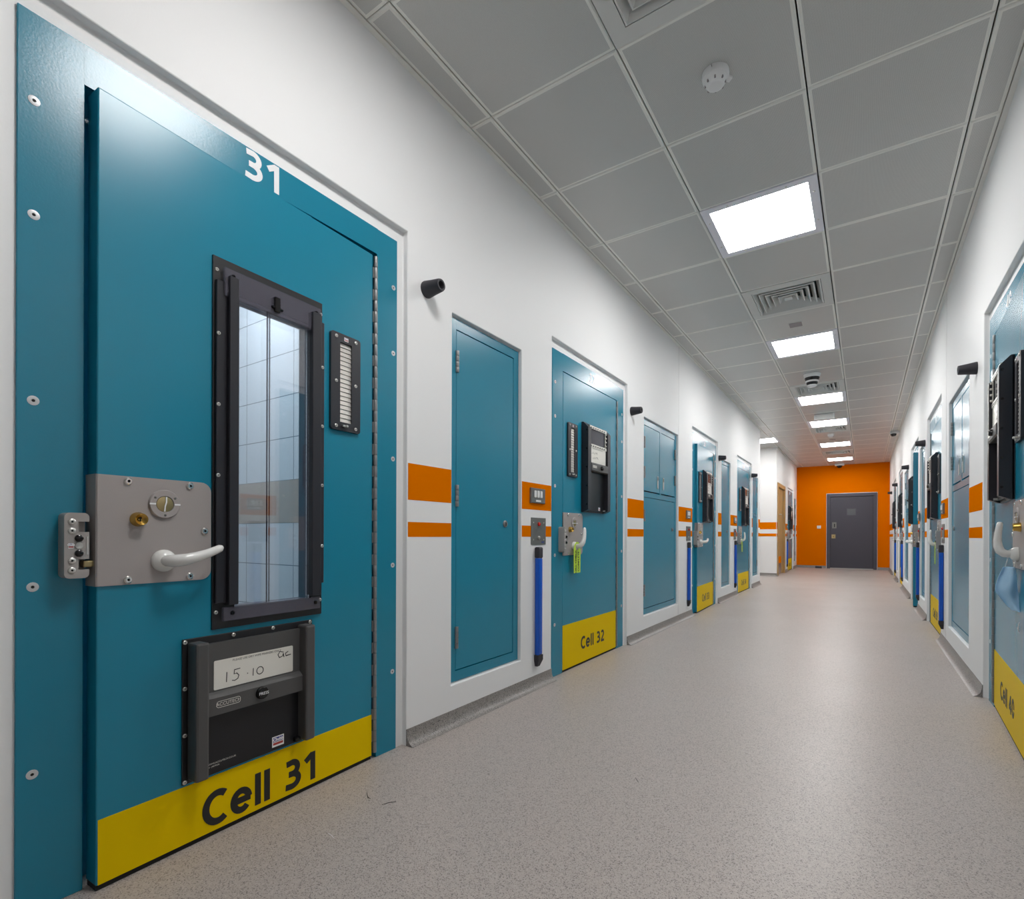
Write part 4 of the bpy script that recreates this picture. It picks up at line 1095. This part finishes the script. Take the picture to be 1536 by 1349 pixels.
# ------------------------------------------------------------------ things hanging from levers
def hang_tag(side, X, y0, ajar, label, tilt):
    s = y0 + 0.953 - 0.824 + 0.141 - 0.006; n = -REC + 0.031
    o = empty('hanging_tag', (X + side * n, s, 0.784), label, 'tag', 'green tags on cell door levers')
    def body(b):
        # a card with a round hole that hangs on the lever's neck
        W, top, bot, r = 0.046, 0.032, -0.165, 0.0215
        ring = [(r * math.cos(t), r * math.sin(t)) for t in [PI / 2 + 2 * PI * k / 24 for k in range(24)]]
        out = []
        for k in range(24):
            t = PI / 2 + 2 * PI * k / 24; c, d = math.cos(t), math.sin(t)
            if d >= 0: out.append((0.036 * c * 1.12, top * d))
            else:
                q = min(W / abs(c) if abs(c) > 1e-6 else 9, abs(bot / d)); out.append((q * c, q * d))
        bm = b.bm; m = []
        for nn in (-0.0005, 0.0005):
            m.append(([bm.verts.new((nn, *p)) for p in ring], [bm.verts.new((nn, *p)) for p in out]))
        for k in range(24):
            j = (k + 1) % 24
            for (I, O) in m: bm.faces.new((I[k], I[j], O[j], O[k]))
            bm.faces.new((m[0][0][k], m[0][0][j], m[1][0][j], m[1][0][k])); bm.faces.new((m[0][1][k], m[0][1][j], m[1][1][j], m[1][1][k]))
        bmesh.ops.translate(bm, verts=bm.verts, vec=(0, 0, -0.0045))
    c = part('card', 'tagcard', body, 'tag_green', o, side)
    part('lettering', 'tagtext', lambda b: (b.text('CELL CHECK', 0.026, -side * 0.018, -0.098, 0.0009, side, rot=PI / 2, bold=0.0009), b.text('COMPLETE', 0.026, side * 0.018, -0.098, 0.0009, side, rot=PI / 2, bold=0.0009)), 'ink', o, side)
    o.rotation_euler = (tilt, 0, 0)
hang_tag(1, XL, LEFT_B[32], 0, 'lime green tag hanging on the raised lever of Cell 32', 0.0)
hang_tag(1, XL, LEFT_B[34], 0, 'lime green tag hanging on the raised lever of Cell 34', 0.0)
hang_tag(-1, XR, RIGHT_B[39], 0, 'lime green tag hanging on the raised lever of Cell 39', 0.0)

def face_mask():
    a = math.radians(2.8); hs = RIGHT_B[40] + 0.953
    d = 0.824 - 0.141
    px = XR + REC - math.sin(a) * d - 0.028; py = hs - math.cos(a) * d
    o = empty('face_mask', (px, py, 0.784), 'crumpled light blue face mask hanging from the Cell 40 lever', 'face mask')
    # local x towards the corridor is -x ; y along the wall
    V = {}
    b = MB(); bm = b.bm
    nu, nv = 9, 15
    # outline: narrow gathered top, wide folded left corner, pointed lower right
    def pt(u, v):
        # v 0 top .. 1 bottom, u 0..1 across (camera left to right)
        Lx = [(-0.019, -0.050), (-0.033, -0.095), (-0.047, -0.145), (-0.026, -0.178), (-0.006, -0.205), (0.010, -0.225)]
        Rx = [(0.019, -0.050), (0.022, -0.095), (0.027, -0.140), (0.033, -0.175), (0.040, -0.210), (0.044, -0.230)]
        def lerp(P, t):
            t *= len(P) - 1; i = min(int(t), len(P) - 2); f = t - i
            return P[i][0] * (1 - f) + P[i + 1][0] * f, P[i][1] * (1 - f) + P[i + 1][1] * f
        l, r = lerp(Lx, v), lerp(Rx, v)
        x = l[0] * (1 - u) + r[0] * u; z = l[1] * (1 - u) + r[1] * u
        fold = 0.010 * math.sin(u * PI * 2.2 + v * 1.5) + 0.006 * math.sin(v * 9 + u * 3) + 0.012 * math.sin(PI * u) * math.sin(PI * v)
        return x, fold, z
    g = [[bm.verts.new(pt(i / (nu - 1), j / (nv - 1))) for i in range(nu)] for j in range(nv)]
    for j in range(nv - 1):
        for i in range(nu - 1): bm.faces.new((g[j][i], g[j][i + 1], g[j + 1][i + 1], g[j + 1][i]))
    me = b.mesh('mask_body', 'mask_blue', 1, True)
    c = link('mask_body', me, o)
    c.modifiers.new('thick', 'SOLIDIFY').thickness = 0.003
    m2 = c.modifiers.new('smooth', 'SUBSURF'); m2.levels = m2.render_levels = 1
    def loop(name, pts, r=0.0016):
        m = MB(); m.tube(pts, [r] * len(pts), 6); link(name, m.mesh(name, 'white_plastic', 1, True), o)
    loop('ear_loop', [(-0.016, 0.0, -0.052), (-0.011, 0.0, -0.034), (-0.005, 0.004, -0.012), (0.0, 0.010, 0.0165), (0.006, 0.0, 0.0215), (0.010, -0.012, 0.010), (0.012, -0.012, -0.020), (0.013, 0.0, -0.052)])
    loop('ear_loop', [(0.041, 0.0, -0.228), (0.036, 0.002, -0.250), (0.028, 0.0, -0.272), (0.024, 0.0, -0.294), (0.028, 0.0, -0.306), (0.033, 0.0, -0.296), (0.033, 0.0, -0.272), (0.039, 0.002, -0.248), (0.043, 0.0, -0.228)])
    o.rotation_euler = (0, 0, 0.08)
face_mask()

# ------------------------------------------------------------------ end wall: slate door, switch, black vent
def end_door():
    o = empty('door_1', (-0.292, Y_END, 0), 'slate grey door with small window in the orange end wall', 'door', kind='structure')
    def rot(me): me.transform(Matrix(((0, 1, 0, 0), (-1, 0, 0, 0), (0, 0, 1, 0), (0, 0, 0, 1)))); return me
    def P(name, fn, mat, parent=o, sm=False):
        b = MB(); fn(b); return link(name, rot(b.mesh(name, mat, 1, sm)), parent)
    W = 0.553
    P('lining', lambda b: (b.box(0.0, 0.006, -W - 0.012, -W, 0, 1.985), b.box(0.0, 0.006, W, W + 0.012, 0, 1.985), b.box(0.0, 0.006, -W - 0.012, W + 0.012, 1.972, 1.985)), 'white_vinyl')
    P('frame', lambda b: (b.box(0, 0.040, -W, -W + 0.079, 0, 1.972, 0.002), b.box(0, 0.040, W - 0.079, W, 0, 1.972, 0.002), b.box(0, 0.040, -W + 0.079, W - 0.079, 1.893, 1.972, 0.002)), 'slate_frame')
    P('edge_shade', lambda b: b.box(0, 0.003, -W + 0.07, W - 0.07, 0.0, 1.90), 'gap_black')  # black backing plate: draws the shadow line between leaf and frame
    lf = P('leaf', lambda b: (b.box(0.002, 0.014, -W + 0.083, -0.108, 0.024, 1.888), b.box(0.002, 0.014, 0.108, W - 0.083, 0.024, 1.888), b.box(0.002, 0.014, -0.108, 0.108, 0.024, 1.392), b.box(0.002, 0.014, -0.108, 0.108, 1.582, 1.888)), 'door_slate')
    P('window_pane', lambda b: b.box(0.001, 0.006, -0.108, 0.108, 1.392, 1.582), 'pane_grey', o)
    P('window_bead', lambda b: (b.box(0.002, 0.020, -0.112, -0.094, 1.388, 1.586), b.box(0.002, 0.020, 0.094, 0.112, 1.388, 1.586), b.box(0.002, 0.020, -0.094, 0.094, 1.388, 1.405), b.box(0.002, 0.020, -0.094, 0.094, 1.569, 1.586)), 'slate_frame', o)
    def lp(b):
        b.box(0.014, 0.020, -0.432, -0.332, 1.06, 1.22, 0.002); b.mi = 1; b.box(0.020, 0.034, -0.385, -0.365, 1.09, 1.18, 0.004)
    P('pull_plate', lp, ['brushed', 'gap_black'])
    def l2(b):
        b.box(0.014, 0.020, -0.443, -0.353, 0.794, 0.900, 0.002); b.mi = 1; b.lathe([(0.016, 0.020), (0.014, 0.030)], -0.40, 0.84, 14)
    P('lock', l2, ['dull_brass', 'brass'])
    P('threshold', lambda b: b.box(0.001, 0.045, -W + 0.078, W - 0.078, 0.001, 0.020), 'steel')
    s = empty('light_switch', (-1.028, Y_END, 1.096), 'white double switch on the orange end wall beside the slate door', 'light switch')
    P('plate', lambda b: b.cham(0, 0.010, -0.046, 0.046, -0.040, 0.040, 0.003), 'white_plastic', s)
    P('rocker', lambda b: b.box(0.009, 0.014, -0.022, -0.002, -0.015, 0.015, 0.002), 'white_gloss', s); P('rocker', lambda b: b.box(0.009, 0.014, 0.002, 0.022, -0.015, 0.015, 0.002), 'white_gloss', s)
    v = empty('floor_box', (-1.03, Y_END - 0.062, 0.0005), 'small black box on the floor under the white switch', 'black box')
    P('box', lambda b: b.cham(0.0, 0.05, -0.076, 0.076, 0.0, 0.048, 0.004), 'rubber', v)
    P('lid', lambda b: b.box(0.006, 0.046, -0.070, 0.070, 0.048, 0.052), 'black_gloss', v)
end_door()

def oak_door():
    o = empty('door_2', (XL2, 12.20, 0), 'pale oak door with orange and steel kick plates past the passage', 'door', kind='structure')
    W = 1.24; H = 2.0
    part('frame', None, lambda b: (b.box(-0.11, 0.016, 0.001, 0.115, 0.0, H - 0.001, 0.002), b.box(-0.11, 0.016, W - 0.085, W - 0.001, 0.0, H - 0.001, 0.002), b.box(-0.11, 0.016, 0.115, W - 0.085, 1.915, H - 0.001, 0.002)), 'oak', o)
    lf = part('leaf', None, lambda b: b.box(-0.075, -0.030, 0.119, W - 0.089, 0.010, 1.911, 0.002), 'oak', o)
    part('kick_plate', None, lambda b: b.box(-0.030, -0.028, 0.135, 0.860, 0.012, 0.250), 'kick_steel', lf)
    part('orange_plate', None, lambda b: b.box(-0.030, -0.028, 0.135, 0.860, 0.250, 0.400), 'orange', lf)
    def h(b): b.lathe([(0.022, -0.030), (0.022, -0.022)], 0.36, 1.325, 16); b.tube([(-0.024, 0.36, 1.325), (0.018, 0.36, 1.325), (0.026, 0.375, 1.325), (0.026, 0.46, 1.325)], [0.010] * 4, 10)
    part('lever_handle', None, h, 'steel', o, 1, True)
    part('push_plate', None, lambda b: b.box(-0.030, -0.028, 0.33, 0.41, 1.04, 1.24), 'brushed', lf)
    for z in (1.72, 1.30, 0.25): part('hinge', None, lambda b: b.lathe([(0.010, -0.05), (0.010, 0.05)], W - 0.087, z, 10, n=-0.026, axis='z') if False else b.box(-0.030, -0.020, W - 0.094, W - 0.080, z - 0.05, z + 0.05, 0.003), 'hinge_steel', o)
oak_door()

# ------------------------------------------------------------------ camera, world, view
cam = bpy.data.cameras.new('camera'); co = bpy.data.objects.new('camera', cam); COL.objects.link(co)
f, cx, cy, yaw, roll = 780.40, 788.00, 803.21, -0.578, 0.003
F = Vector((math.sin(yaw), math.cos(yaw), 0)); r0 = Vector((math.cos(yaw), -math.sin(yaw), 0)); u0 = Vector((0, 0, 1))
Rv = r0 * math.cos(roll) + u0 * math.sin(roll); Uv = Rv.cross(F)
co.matrix_world = Matrix(((Rv.x, Uv.x, -F.x, 0.0), (Rv.y, Uv.y, -F.y, 0.0), (Rv.z, Uv.z, -F.z, 0.853), (0, 0, 0, 1)))
cam.sensor_fit = 'HORIZONTAL'; cam.sensor_width = 36.0; cam.lens = f / 1536 * 36.0
cam.shift_x = (768 - cx) / 1536; cam.shift_y = (cy - 674.5) / 1536
cam.clip_start = 0.02
scene.camera = co
w = bpy.data.worlds.new('world'); scene.world = w; w.use_nodes = True
w.node_tree.nodes['Background'].inputs['Color'].default_value = (0, 0, 0, 1)
scene.view_settings.view_transform = 'Standard'; scene.view_settings.look = 'None'
scene.view_settings.exposure = 0.0; scene.view_settings.gamma = 1.0; scene.view_settings.use_curve_mapping = False
scene.cycles.max_bounces = 12; scene.cycles.diffuse_bounces = 8; scene.cycles.glossy_bounces = 5; scene.cycles.transparent_max_bounces = 12
scene.cycles.use_denoising = True
scene.cycles.sample_clamp_indirect = 8.0
